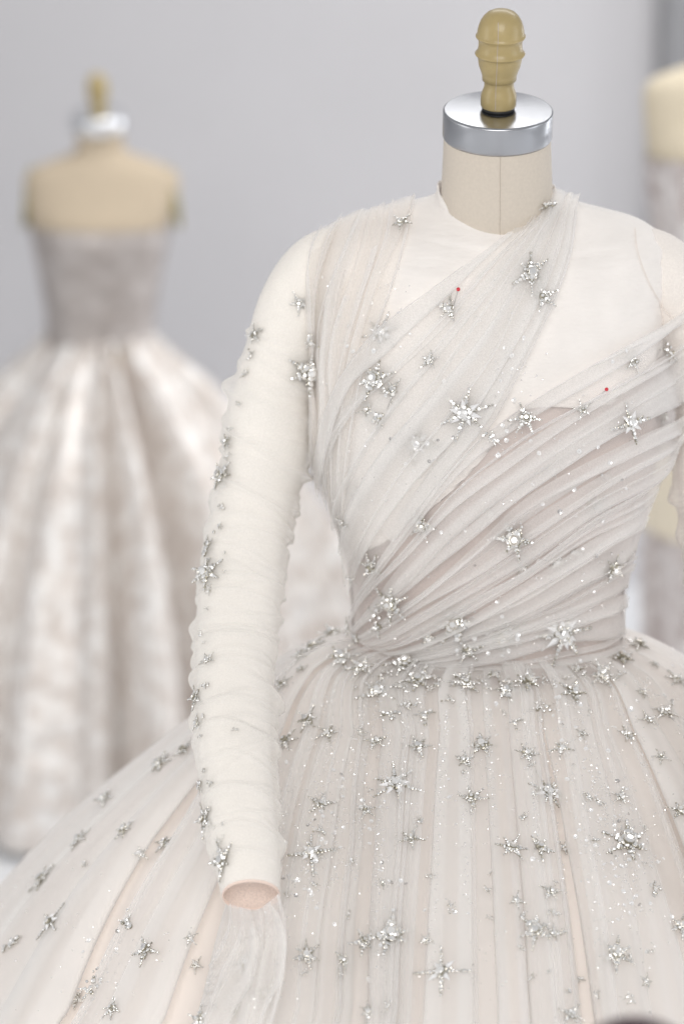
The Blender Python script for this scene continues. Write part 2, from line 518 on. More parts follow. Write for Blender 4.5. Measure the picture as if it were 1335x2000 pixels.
def arm_path(keys, ns):
    """keys: px,py,hw_px,Y -> frames"""
    K = []
    for (px, py, hw, Y) in keys:
        c = P(px, py, Y); e = P(px + hw, py, Y)
        K.append((*c, e[0] - c[0]))
    S = catmull(K, ns)
    C = S[:, :3]; Rr = S[:, 3]
    T = np.gradient(C, axis=0); T /= np.linalg.norm(T, axis=1)[:, None]
    out = []
    for i in range(ns):
        t = T[i]
        ex = np.cross(t, np.array([0, 1.0, 0])); ex /= np.linalg.norm(ex)
        ey = np.cross(t, ex)
        out.append([C[i], Rr[i], ex, ey, t])
    return out

ARM_L = [(690, 486, 58, .0), (625, 528, 76, -.002), (576, 605, 78, -.006), (549, 700, 76, -.01), (526, 800, 84, -.02), (520, 880, 88, -.03),
         (497, 980, 83, -.05), (478, 1080, 83, -.085), (464, 1200, 82, -.14), (457, 1320, 79, -.205), (457, 1420, 78, -.262), (463, 1520, 75, -.32),
         (472, 1610, 72, -.368), (483, 1690, 66, -.405), (490, 1748, 61, -.43)]
ARM_R = [(1215, 486, 58, .0), (1285, 528, 76, -.002), (1338, 605, 78, -.004), (1372, 700, 76, -.005), (1394, 800, 80, -.01), (1396, 900, 84, -.01),
         (1404, 1000, 84, -.02), (1420, 1100, 82, -.045), (1436, 1210, 81, -.09), (1445, 1320, 79, -.15),
         (1448, 1420, 78, -.21), (1442, 1520, 75, -.27), (1433, 1610, 72, -.32), (1420, 1690, 66, -.36), (1412, 1748, 61, -.385)]

def build_sleeve(keys, side, ns, with_cuff, mat_l, mat_t, seed):
    path = arm_path(keys, ns)
    nseg = 72
    if with_cuff:
        # turn the last rings so that the opening faces forward and down towards the wrist direction
        want = np.array([0.02, -0.80, -0.60]); want /= np.linalg.norm(want)
        for i in range(ns - 22, ns):
            t = (i - (ns - 22)) / 21.0
            d = path[i][4] * (1 - t ** 1.5) + want * t ** 1.5; d /= np.linalg.norm(d)
            ex = np.cross(d, np.array([0, 1.0, 0])); ex /= np.linalg.norm(ex); ey = np.cross(d, ex)
            path[i][2], path[i][3], path[i][4] = ex, ey, d
    inner = tube([(c, r * (0.94 - 0.03 * min(1, max(0, (ii - 14) / 14))) , ex, ey) for ii, (c, r, ex, ey, t) in enumerate(path)], nseg)
    sl = mesh_obj('sleeve', inner.reshape(-1, 3), grid_faces(ns, nseg, True), mat_l, gown)
    # tulle gathered into uneven crosswise wrinkles
    n2, seg2 = ns * 5, 96
    path2 = []
    C = np.array([np.concatenate([c, [r], ex, ey]) for (c, r, ex, ey, t) in path])
    idx = np.linspace(0, ns - 1, n2)
    C2 = np.array([[np.interp(i, np.arange(ns), C[:, j]) for j in range(C.shape[1])] for i in idx])
    rg = np.random.default_rng(seed)
    Lc = np.concatenate([[0], np.cumsum(np.linalg.norm(np.diff(C2[:, :3], axis=0), axis=1))])
    waves = []
    x = 0.16
    while x < Lc[-1] - 0.035:
        waves.append((x, rg.uniform(0.005, 0.013), rg.uniform(-0.020, 0.020), rg.uniform(0, 6.28), rg.uniform(0.002, 0.0085), rg.uniform(0, 6.28)))
        x += rg.uniform(0.010, 0.026)
    fine = [(rg.uniform(0.09, Lc[-1] - 0.02), rg.uniform(0.0022, 0.0045), rg.uniform(-0.03, 0.03), rg.uniform(0, 6.28), rg.uniform(0.0016, 0.0042), rg.uniform(0, 6.28)) for _ in range(64)]
    A = np.zeros((n2, seg2, 3))
    ang = 2 * np.pi * np.arange(seg2) / seg2
    ca, sa = np.cos(ang), np.sin(ang)
    for i in range(n2):
        c = C2[i, :3]; r = C2[i, 3]; ex = C2[i, 4:7]; ey = C2[i, 7:10]
        d = np.zeros(seg2)
        for (x0, w, tl, ph, amp, ph2) in waves:
            xx = x0 + tl * np.sin(ang + ph) * 0.7 + 0.004 * np.sin(2 * ang + ph2)
            q = (Lc[i] - xx) / w
            # sharp crest, more pronounced at both seams (sides)
            seam = 0.26 + 1.15 * np.abs(np.cos(ang)) ** 3 * (0.7 + 0.5 * np.sin(ph2 + 3 * x0 * 60))
            d += amp * seam * np.exp(-q * q * 1.1) * (0.65 + 0.35 * np.sin(ang * 1 + ph2))
        for (x0, w, tl, ph, amp, ph2) in fine:
            xx = x0 + tl * np.sin(ang + ph)
            q = (Lc[i] - xx) / w
            d += amp * np.exp(-q * q) * (0.55 + 0.45 * np.sin(ang + ph2))
        fade = min(1.0, max(0.0, (Lc[i] - 0.07) / 0.08)) * min(1.0, max(0.15, (Lc[-1] - Lc[i]) / 0.05))
        rr = r * 0.952 + d * fade
        A[i] = c + rr[:, None] * (ca[:, None] * ex + sa[:, None] * ey)
    ru = mesh_obj('tulle_ruching', A.reshape(-1, 3), grid_faces(n2, seg2, True), mat_t, sl)
    if with_cuff:
        c, r, ex, ey, t = path[-1]
        rr = r * 0.91
        # rim and inside of the cuff
        rings = [(rr * 1.0, -0.002), (rr * 1.02, 0.0005), (rr * 1.0, 0.0022), (rr * 0.965, 0.0015), (rr * 0.955, -0.004)]
        B = tube([(c + t * dz, q, ex, ey) for (q, dz) in rings], nseg)
        mesh_obj('cuff_rim', B.reshape(-1, 3), grid_faces(len(rings), nseg, True), M['cuff_rim'], sl)
        rings = [(rr * 0.955, -0.001), (rr * 0.94, -0.008), (rr * 0.92, -0.014), (rr * 0.7, -0.019), (rr * 0.35, -0.017), (rr * 0.02, -0.018)]
        B = tube([(c + t * dz, q, ex, ey) for (q, dz) in rings], nseg)
        mesh_obj('cuff_inside', B.reshape(-1, 3), grid_faces(len(rings), nseg, True), M['cuff_inside'], sl)
    return sl, inner, A, path, ru

sleeveL, inL, outL, pathL, _ = build_sleeve(ARM_L, -1, 90, True, M['sleeve_lining'], M['tulle_sleeve'], 5)
sleeveR, inR, outR, pathR, _ = build_sleeve(ARM_R, 1, 90, True, M['lining'], M['tulle_cream'], 9)

# ------------------------------------------------------------------ surfaces to lay cloth on
def bvh_of(arrs):
    V, F, off = [], [], 0
    for (A, close) in arrs:
        nu, nv = A.shape[:2]
        V += [tuple(p) for p in A.reshape(-1, 3)]
        F += grid_faces(nu, nv, close, off)
        off += nu * nv
    return BVHTree.FromPolygons(V, F)

def hit(bvh, px, py):
    d = Vector(ray(px, py)).normalized()
    loc, nor, idx, dist = bvh.ray_cast(Vector(CAM), d)
    if loc is None:
        return None
    if nor.dot(d) > 0: nor = -nor
    return np.array(loc), np.array(nor), dist

body_bvh = bvh_of([(lin, True), (outR, True)])
body_left_bvh = bvh_of([(lin, True), (inL, True)])

class Panel:
    """A cloth patch laid over the body: fold lines in the photo's frame are cast onto the body to get real positions."""
    def __init__(self, lines, bvh, nu=64, nv=48, smooth=10):
        L = np.array([catmull(l, nu) for l in lines])            # (k, nu, 2)
        self.px = np.stack([catmull(L[:, i], nv) for i in range(nu)], 0)   # nu, nv, 2
        D = np.full((nu, nv), np.nan)
        for i in range(nu):
            for j in range(nv):
                h = hit(bvh, *self.px[i, j])
                if h: D[i, j] = h[2]
        for j in range(nv):
            ok = ~np.isnan(D[:, j])
            if ok.sum() >= 2:
                D[:, j] = np.interp(np.arange(nu), np.arange(nu)[ok], D[ok, j])
        for i in range(nu):
            ok = ~np.isnan(D[i])
            if ok.sum() >= 1: D[i] = np.interp(np.arange(nv), np.arange(nv)[ok], D[i, ok])
        D = np.where(np.isnan(D), np.nanmean(D), D)
        D0 = D.copy()
        for _ in range(smooth):
            E = np.pad(D, 1, mode='edge')
            D = (E[:-2, 1:-1] + E[2:, 1:-1] + E[1:-1, :-2] + E[1:-1, 2:] + 4 * D) / 8
            D = np.minimum(D, D0 + 0.0005)                       # stay outside the body
        pos = np.zeros((nu, nv, 3))
        for i in range(nu):
            for j in range(nv):
                d = ray(*self.px[i, j]); d = d / np.linalg.norm(d)
                pos[i, j] = CAM + d * D[i, j]
        du = np.gradient(pos, axis=0); dv = np.gradient(pos, axis=1)
        n = np.cross(du, dv); ln = np.linalg.norm(n, axis=2, keepdims=True); n = n / np.maximum(ln, 1e-12)
        view = pos - CAM
        sgn = np.sign((n * view).sum(2, keepdims=True)); n = -n * np.where(sgn == 0, 1, sgn)
        for _ in range(6):
            E = np.pad(n, ((1, 1), (1, 1), (0, 0)), mode='edge')
            n = E[:-2, 1:-1] + E[2:, 1:-1] + E[1:-1, :-2] + E[1:-1, 2:] + 2 * n
            n /= np.linalg.norm(n, axis=2, keepdims=True)
        self.pos, self.n, self.nu, self.nv = pos, n, nu, nv
    def __call__(self, u, v, h):
        u = np.clip(u, 0, 1) * (self.nu - 1); v = np.clip(v, 0, 1) * (self.nv - 1)
        i = np.minimum(u.astype(int), self.nu - 2); j = np.minimum(v.astype(int), self.nv - 2)
        f = (u - i)[..., None]; g = (v - j)[..., None]
        def bl(A): return A[i, j] * (1 - f) * (1 - g) + A[i + 1, j] * f * (1 - g) + A[i, j + 1] * (1 - f) * g + A[i + 1, j + 1] * f * g
        return bl(self.pos) + bl(self.n) * h[..., None]

def fold_strip(name, panel, v0, width, mat, parent, seed, h0=0.002, H=0.005, u0=0.0, u1=1.0, flip=False, back=0.4, nu=72, wander=0.02, hend=None):
    """One soft pleat: a strip that rises to a rounded crest and turns back under itself."""
    n1, n2, n3 = Noise1(seed), Noise1(seed + 100), Noise1(seed + 200)
    u = np.linspace(u0, u1, nu)
    c = np.concatenate([np.linspace(0, 1, 9), 1 + np.linspace(0.04, back, 5)])
    wid = width * (1 + 0.45 * n1(u * 3.1 + 5))
    cen = v0 + wander * n2(u * 2.3) + wander * 0.35 * n2(u * 7 + 40)
    hh = H * (1 + 0.5 * n3(u * 4 + 9))
    if hend is not None:
        hh = hh * (hend + (1 - hend) * np.clip(np.minimum(u - u0, u1 - u) / 0.12, 0, 1))
    V = np.zeros((nu, len(c))); Hh = np.zeros((nu, len(c)))
    for k, cc in enumerate(c):
        if cc <= 1:
            off = cc - 0.5
            prof = math.sin(min(1.0, cc * 0.95) ** 1.3 * math.pi * 0.62)
        else:
            off = 0.5 - (cc - 1) * 0.9 + 0.02
            prof = math.sin(0.95 ** 1.3 * math.pi * 0.62) - 0.16 - (cc - 1) * 0.9
        s_ = -off if flip else off
        V[:, k] = cen + wid * s_
        Hh[:, k] = h0 + hh * prof
    Hh = np.maximum(Hh, 0.0008)
    U = np.repeat(u[:, None], len(c), 1)
    A = panel(U, V, Hh)
    return mesh_obj(name, A.reshape(-1, 3), grid_faces(nu, len(c)), mat, parent), A

# panel C: from the far shoulder sweeping down to the waist at photo-left
C_LINES = [
    [(1430, 545), (1335, 605), (1190, 690), (1010, 800), (900, 890), (800, 1010), (725, 1120), (688, 1215)],
    [(1430, 660), (1335, 705), (1190, 790), (1010, 905), (885, 1005), (790, 1108), (728, 1185), (692, 1235)],
    [(1430, 790), (1335, 815), (1200, 885), (1040, 985), (920, 1078), (820, 1158), (745, 1216), (702, 1250)],
    [(1350, 850), (1265, 915), (1150, 980), (1020, 1072), (920, 1143), (830, 1202), (770, 1243), (717, 1262)],
    [(1258, 1000), (1200, 1025), (1120, 1070), (1020, 1138), (930, 1190), (850, 1235), (790, 1260), (737, 1273)],
    [(1228, 1090), (1180, 1110), (1110, 1150), (1020, 1195), (940, 1230), (870, 1257), (810, 1274), (760, 1282)],
    [(1212, 1180), (1170, 1195), (1100, 1220), (1020, 1245), (950, 1262), (890, 1276), (840, 1285), (790, 1290)],
    [(1212, 1262), (1160, 1280), (1090, 1294), (1020, 1301), (960, 1303), (900, 1302), (860, 1298), (810, 1293)]]
panC = Panel(C_LINES, body_bvh, 72, 56)
A_LINES = [
    [(1066, 402), (1000, 452), (920, 512), (830, 575), (740, 645), (680, 725), (642, 815), (626, 905)],
    [(1080, 388), (1030, 465), (960, 555), (890, 650), (800, 765), (730, 860), (680, 955), (664, 1030)],
    [(1095, 380), (1065, 480), (1012, 580), (950, 685), (872, 805), (790, 910), (722, 1015), (686, 1115)],
    [(1126, 396), (1112, 500), (1070, 610), (1012, 730), (950, 842), (862, 940), (770, 1060), (692, 1210)]]
panA = Panel(A_LINES, body_bvh, 64, 40)
B_LINES = [
    [(628, 446), (602, 520), (594, 600), (600, 700), (614, 780), (618, 860), (628, 930)],
    [(690, 422), (664, 500), (636, 600), (630, 700), (640, 800), (640, 880), (652, 1000)],
    [(752, 404), (734, 480), (696, 580), (668, 700), (662, 820), (660, 920), (672, 1070)],
    [(812, 388), (795, 470), (762, 580), (722, 700), (694, 850), (684, 980), (686, 1140)]]
panB = Panel(B_LINES, body_left_bvh, 56, 36, smooth=30)

cloth_layers = []        # arrays used to seat ornaments on
def sheet(name, panel, mat, parent, h=0.0015, nu=60, nv=40, ripple=0.0012, seed=1):
    U, V = np.meshgrid(np.linspace(0, 1, nu), np.linspace(0, 1, nv), indexing='ij')
    n = Noise1(seed)
    Hh = h + ripple * (n(V * 17 + 0.6 * np.sin(U * 5)) + 0.6)
    A = panel(U, V, Hh)
    return mesh_obj(name, A.reshape(-1, 3), grid_faces(nu, nv), mat, parent), A

sB, aB = sheet('drape_sheet', panB, M['tulle_cream'], gown, 0.003, seed=21)
sA, aA = sheet('drape_sheet', panA, M['tulle_drape'], gown, 0.004, seed=22)
sC, aC = sheet('drape_sheet', panC, M['tulle_base'], gown, 0.006, seed=23)
cloth_layers += [(aB, False), (aA, False), (aC, False)]

def folds(panel, n, wmin, wmax, mat, seed, h0, H, flipp=0.3, vspan=(0.02, 0.98), back=0.4, wander=0.02, hend=None):
    r = np.random.default_rng(seed)
    vv = np.linspace(vspan[0], vspan[1], n) + r.uniform(-0.4, 0.4, n) * (vspan[1] - vspan[0]) / n
    for i, v in enumerate(vv):
        u0 = 0.0 if r.random() < 0.75 else r.uniform(0.0, 0.35)
        u1 = 1.0 if r.random() < 0.75 else r.uniform(0.7, 1.0)
        o, A = fold_strip('drape_fold', panel, v, r.uniform(wmin, wmax), mat, gown, seed * 1000 + i, h0 + r.uniform(0, 0.002), H * r.uniform(0.6, 1.3),
                          u0, u1, r.random() < flipp, back * r.uniform(0.5, 1.3), wander=wander, hend=hend)
        cloth_layers.append((A, False))

folds(panB, 8, 0.12, 0.30, M['tulle_cream'], 31, 0.003, 0.006, wander=0.05)
folds(panA, 8, 0.08, 0.30, M['tulle_drape'], 32, 0.0045, 0.0065, wander=0.05)
folds(panC, 16, 0.025, 0.12, M['tulle_drape'], 33, 0.0065, 0.008, wander=0.026, hend=0.0)

folds(panC, 16, 0.010, 0.040, M['tulle_drape'], 34, 0.009, 0.0060, wander=0.03, hend=0.0)
folds(panA, 8, 0.02, 0.06, M['tulle_drape'], 35, 0.007, 0.006, wander=0.06)
folds(panB, 8, 0.03, 0.10, M['tulle_drape'], 36, 0.005, 0.006, wander=0.08)
# armhole seam of the far shoulder
seam_px = catmull([(1238, 446), (1243, 490), (1262, 545), (1290, 595), (1325, 635)], 24)
sv = []
sbvh = bvh_of([(Lr, True), (outR, True)])
for (x, y) in seam_px:
    h = hit(sbvh, x, y)
    for dx in (-1.1, 1.1):
        hh = hit(sbvh, x + dx, y)
        hh = hh or h
        sv.append(hh[0] + hh[1] * 0.0012)
mesh_obj('armhole_seam', sv, grid_faces(24, 2), principled('seam_thread', (0.82, 0.76, 0.71), 0.9), gown)

# ------------------------------------------------------------------ skirt
SK_KEYS = [(255, 1272), (278, 1262), (318, 1270), (372, 1298), (440, 1345), (540, 1425), (640, 1508), (740, 1594), (835, 1680), (920, 1768), (1000, 1862),
           (1070, 1965), (1130, 2075), (1190, 2210), (1240, 2355), (1290, 2530), (1330, 2720)]
SKR = 1.0
def sk_profile():
    out = []
    for (r, py) in SK_KEYS:
        a = P(950, py, 0); b = P(950 + r, py, 0)
        out.append((b[0] - a[0], a[2]))
    pr = np.array(out)
    f = np.clip((np.arange(len(pr)) - 2) / 3, 0, 1)
    pr[:, 0] *= 1 + (SKR - 1) * f
    pr[:, 1] = np.maximum(pr[:, 1], 0.012)
    return pr
SKP = catmull(sk_profile(), 160)
_seg = np.concatenate([[0], np.cumsum(np.linalg.norm(np.diff(SKP, axis=0), axis=1))])
_s = np.linspace(0, _seg[-1], 160)
SKP = np.stack([np.interp(_s, _seg, SKP[:, 0]), np.interp(_s, _seg, SKP[:, 1])], 1)
SKP[:, 1] = np.maximum(SKP[:, 1], 0.012)
SKT = np.gradient(SKP, axis=0); SKT /= np.linalg.norm(SKT, axis=1)[:, None]
SKN = np.stack([-SKT[:, 1], SKT[:, 0]], 1)      # outward normal in (r,z)
DEPTH = 0.42                                     # waist is an oval, lower down it opens to a circle
def skirt(theta, s, h):
    """theta: angle (0 = +x, -pi/2 = towards camera); s 0..1 along profile; h offset outward."""
    q = np.clip(s, 0, 1) * 159
    i = np.minimum(q.astype(int), 158); f = q - i
    r = SKP[i, 0] * (1 - f) + SKP[i + 1, 0] * f; z = SKP[i, 1] * (1 - f) + SKP[i + 1, 1] * f
    nr = SKN[i, 0] * (1 - f) + SKN[i + 1, 0] * f; nz_ = SKN[i, 1] * (1 - f) + SKN[i + 1, 1] * f
    r = r + nr * h; z = z + nz_ * h
    w = np.clip((r - 0.15) / 0.28, 0, 1)
    ky = 0.68 + 0.30 * w * w * (3 - 2 * w)
    return np.stack([r * np.cos(theta), r * np.sin(theta) * ky, np.maximum(z, 0.006)], -1)

# smooth lining with soft flutes
fl = Noise1(77)
def flute(th, s, k, seed, amp):
    n = Noise1(seed)
    x = th * k + 0.5 * n(s * 2.0 + 30)
    a = np.abs(np.sin(x + 1.3 * n(th * 1.7 + 60)))
    return amp * (a ** 0.8 - 0.6)
TH, SS = np.meshgrid(np.linspace(0, 2 * np.pi, 481), np.linspace(0, 1, 120), indexing='ij')
amp = 0.02 * np.clip(SS * 2.5, 0.02, 1)
lin_h = -0.010 + flute(TH, SS, 11, 5, 1.0) * amp
skl = skirt(TH, SS, lin_h)
skirt_ob = mesh_obj('skirt', skl.reshape(-1, 3), grid_faces(481, 120), M['skirt_lining'], gown)
base_bvh = bvh_of([(skirt(*np.meshgrid(np.linspace(0, 2 * np.pi, 361), np.linspace(0, 1, 120), indexing='ij'), np.zeros((361, 120))), False)])
_S2 = SKP
def theta_s(px, py):
    h = hit(base_bvh, px, py)
    if h is None: return None
    x, y, z = h[0]
    # invert: s from z (monotone below the puff), theta from x,y
    i = int(np.argmin(np.abs(SKP[8:, 1] - z))) + 8
    r = SKP[i, 0]
    w = min(1, max(0, (r - 0.15) / 0.28)); ky = 0.68 + 0.30 * w * w * (3 - 2 * w)
    th = math.atan2(y / ky, x)
    return (th - 2 * math.pi if th > math.pi / 2 else th), i / 159.0

# panel edges read from the photograph: top (near waist), middle, bottom
EDGES = [
    [(560, 1300), (420, 1440), (200, 1680), (20, 1960)],
    [(590, 1300), (470, 1440), (300, 1650), (140, 1960)],
    [(610, 1300), (500, 1450), (400, 1640), (215, 1985)],
    [(640, 1310), (560, 1450), (455, 1700), (335, 1985)],
    [(668, 1310), (610, 1430), (540, 1640), (480, 1985)],
    [(700, 1315), (650, 1440), (590, 1660), (545, 1985)],
    [(722, 1320), (690, 1440), (650, 1660), (612, 1985)],
    [(745, 1325), (722, 1440), (698, 1660), (675, 1985)],
    [(768, 1330), (755, 1440), (738, 1660), (722, 1985)],
    [(790, 1335), (784, 1440), (770, 1660), (752, 1985)],
    [(818, 1335), (822, 1440), (800, 1660), (782, 1985)],
    [(868, 1340), (862, 1440), (850, 1660), (835, 1985)],
    [(905, 1340), (906, 1440), (905, 1660), (905, 1985)],
    [(946, 1340), (950, 1440), (962, 1660), (975, 1985)],
    [(985, 1340), (992, 1440), (1008, 1660), (1030, 1985)],
    [(1012, 1340), (1025, 1440), (1046, 1660), (1078, 1985)],
    [(1040, 1340), (1058, 1440), (1090, 1660), (1130, 1985)],
    [(1072, 1340), (1098, 1440), (1140, 1660), (1185, 1985)],
    [(1105, 1338), (1138, 1440), (1190, 1660), (1250, 1985)],
    [(1140, 1335), (1180, 1430), (1255, 1660), (1330, 1985)],
    [(1170, 1330), (1220, 1425), (1320, 1660), (1410, 1985)],
    [(1200, 1322), (1260, 1420), (1390, 1660), (1500, 1985)],
    [(1230, 1310), (1310, 1410), (1480, 1660), (1600, 1985)]]
ET = []
for e in EDGES:
    pts = [theta_s(*p) for p in e]
    pts = [p for p in pts if p]
    ET.append(pts)
def edge_theta(pts, s):
    ss = [p[1] for p in pts]; tt = [p[0] for p in pts]
    o = np.argsort(ss); ss = np.array(ss)[o]; tt = np.array(tt)[o]
    return np.interp(s, ss, tt)

def skirt_panel(tl, tr, seed, mat, h0, H, s0=0.0, s1=1.0, back=0.22, ns=64, pleats=3):
    """tl(s), tr(s): bounding angles. A flute of tulle with turned-back edges."""
    n1, n2 = Noise1(seed), Noise1(seed + 50)
    s = np.linspace(s0, s1, ns) ** 1.25
    c = np.concatenate([[back, back * 0.5, 0.03], np.linspace(0, 1, 21), [0.97, 1 - back * 0.5, 1 - back]])
    lay = np.concatenate([[1, 1, 0.6], np.zeros(21), [0.6, 1, 1]])
    L, R = tl(s), tr(s)
    wob = 0.06 * (R - L)
    L = L + wob * n1(s * 5); R = R + wob * n2(s * 5 + 9)
    Tt = L[:, None] + (R - L)[:, None] * c[None]
    flat = np.clip(s * 3.0, 0.12, 1)[:, None]
    bump = np.sin(np.clip(c, 0, 1) * np.pi)[None] ** 0.6
    small = 1.3 * Noise1(seed + 9)(c[None] * pleats * 2.2 + 0.8 * n1(s * 2 + 3)[:, None] + seed) * (0.09 + 0.10 * np.exp(-s * 6))[:, None]
    Hh = h0 + H * flat * (bump * (0.75 + 0.3 * n2(s * 3)[:, None]) + small * (1 - lay[None])) - lay[None] * (0.0025 + 0.2 * H * flat)
    A = skirt(Tt, np.repeat(s[:, None], len(c), 1), Hh)
    o = mesh_obj('tulle_panel', A.reshape(-1, 3), grid_faces(ns, len(c)), mat, skirt_ob)
    cloth_layers.append((A, False))
    return o

rr = np.random.default_rng(44)
GAP = {1: 0.7, 3: 0.45, 8: 0.35, 10: 0.35, 14: 0.25, 16: 0.6, 20: 0.2}
for i in range(len(ET) - 1):
    gl = 0.08 if i not in GAP else GAP[i]
    def tl(s, i=i, g=gl): return edge_theta(ET[i], s) + g * (edge_theta(ET[i + 1], s) - edge_theta(ET[i], s)) * np.clip(s * 3, 0, 1) - 0.01
    def tr(s, i=i): return edge_theta(ET[i + 1], s) + (0.02 if (i + 1) in GAP else 0.25) * (edge_theta(ET[i + 1], s) - edge_theta(ET[i], s))
    skirt_panel(tl, tr, 500 + i, M['tulle_sheer'] if i % 3 == 1 else M['tulle_skirt'], 0.006 + 0.004 * (i % 3), 0.020 * rr.uniform(0.6, 1.3), back=rr.choice([0.05, 0.1, 0.35]), pleats=int(rr.integers(1, 4)))
# narrow gathers close to the waist and long thin pleats
for k in range(20):
    i = rr.uniform(0, len(ET) - 1.2); i0 = int(i); f = i - i0
    w = rr.choice([0.05, 0.08, 0.14, 0.3])
    def mid(s, a=i0, f=f): return edge_theta(ET[a], s) * (1 - f) + edge_theta(ET[min(a + 1, len(ET) - 1)], s) * f
    def wid(s, a=i0, w=w): return w * (edge_theta(ET[min(a + 1, len(ET) - 1)], s) - edge_theta(ET[a], s))
    s1 = rr.choice([0.35, 0.5, 0.8, 1.0])
    skirt_panel(lambda s: mid(s) - wid(s) * (1 - 0.5 * s / s1), lambda s: mid(s) + wid(s) * (1 - 0.5 * s / s1), 700 + k, M['tulle_sheer'], 0.012 + rr.uniform(0, 0.008), 0.009,
                0.0, s1, back=0.35, pleats=2)
# the rest of the way round, out of the photo's view
nb = 18
for k in range(nb):
    f0, f1 = k / nb, (k + 1.3) / nb
    def tl(s, f=f0):
        a = edge_theta(ET[-1], s); b = edge_theta(ET[0], s) + 2 * np.pi; return a + (b - a) * f
    def tr(s, f=f1):
        a = edge_theta(ET[-1], s); b = edge_theta(ET[0], s) + 2 * np.pi; return a + (b - a) * f
    skirt_panel(tl, tr, 900 + k, M['tulle_skirt'], 0.008, 0.018 * rr.uniform(0.6, 1.2), back=0.2, pleats=4)

# ------------------------------------------------------------------ tulle trailing from the cuff
skirt_bvh = bvh_of([c for c in cloth_layers if c[0].shape[1] == 27])
T_LINES = [
    [(448, 1764), (446, 1805), (425, 1855), (388, 1905), (356, 1950), (325, 2010), (310, 2060)],
    [(470, 1772), (480, 1805), (478, 1850), (455, 1905), (430, 1950), (405, 2010), (400, 2060)],
    [(505, 1775), (510, 1805), (515, 1850), (505, 1905), (490, 1950), (470, 2010), (460, 2060)],
    [(545, 1745), (556, 1790), (560, 1840), (556, 1900), (545, 1950), (530, 2010), (520, 2060)]]
trail_pts = [(490, 1760, -0.445)]
class Trail(Panel):
    pass
def trail_panel():
    nu, nv = 40, 28
    L = np.array([catmull(l, nu) for l in T_LINES])
    px = np.stack([catmull(L[:, i], nv) for i in range(nu)], 0)
    cuffc = pathL[-1][0]
    pos = np.zeros((nu, nv, 3)); nrm = np.zeros((nu, nv, 3))
    for i in range(nu):
        t = i / (nu - 1)
        for j in range(nv):
            h = hit(skirt_bvh, *px[i, j])
            d = ray(*px[i, j]); d = d / np.linalg.norm(d)
            tc = (cuffc[1] - 0.012 - CAM[1]) / d[1]
            ts = (h[2] - 0.035) if h else tc + 0.02
            w = min(1, t / 0.45); w = w * w * (3 - 2 * w)
            tt = tc * (1 - w) + min(ts, tc + 0.2) * w
            pos[i, j] = CAM + d * tt
            nrm[i, j] = -d
    p = Panel.__new__(Panel); p.pos, p.n, p.nu, p.nv = pos, nrm, nu, nv
    return p
panT = trail_panel()
tr_ob, aT = sheet('sleeve_trail', panT, M['tulle_trail'], gown, 0.0, 50, 40, 0.006, 61)
cloth_layers.append((aT, False))
r = np.random.default_rng(62)
for k in range(6):
    o, A = fold_strip('trail_fold', panT, r.uniform(0.05, 0.95), r.choice([0.14, 0.25, 0.45]), M['tulle_trail'], tr_ob, 6200 + k, 0.004, 0.012, 0, 1, r.random() < 0.5, 0.4, wander=0.07)
    cloth_layers.append((A, False))

for k, v in enumerate((0.03, 0.5, 0.97)):
    o, A = fold_strip('trail_fold', panT, v, 0.05, M['tulle_trail'], tr_ob, 6300 + k, 0.006, 0.006, 0, 1, k == 0, 0.5, wander=0.015)
# ------------------------------------------------------------------ crystal stars
def bead_proto():
    bm = bmesh.new(); bmesh.ops.create_icosphere(bm, subdivisions=1, radius=1)
    v = [tuple(q.co) for q in bm.verts]; f = [tuple(x.index for x in q.verts) for q in bm.faces]
    bm.free(); return np.array(v), f
BV, BF = bead_proto()

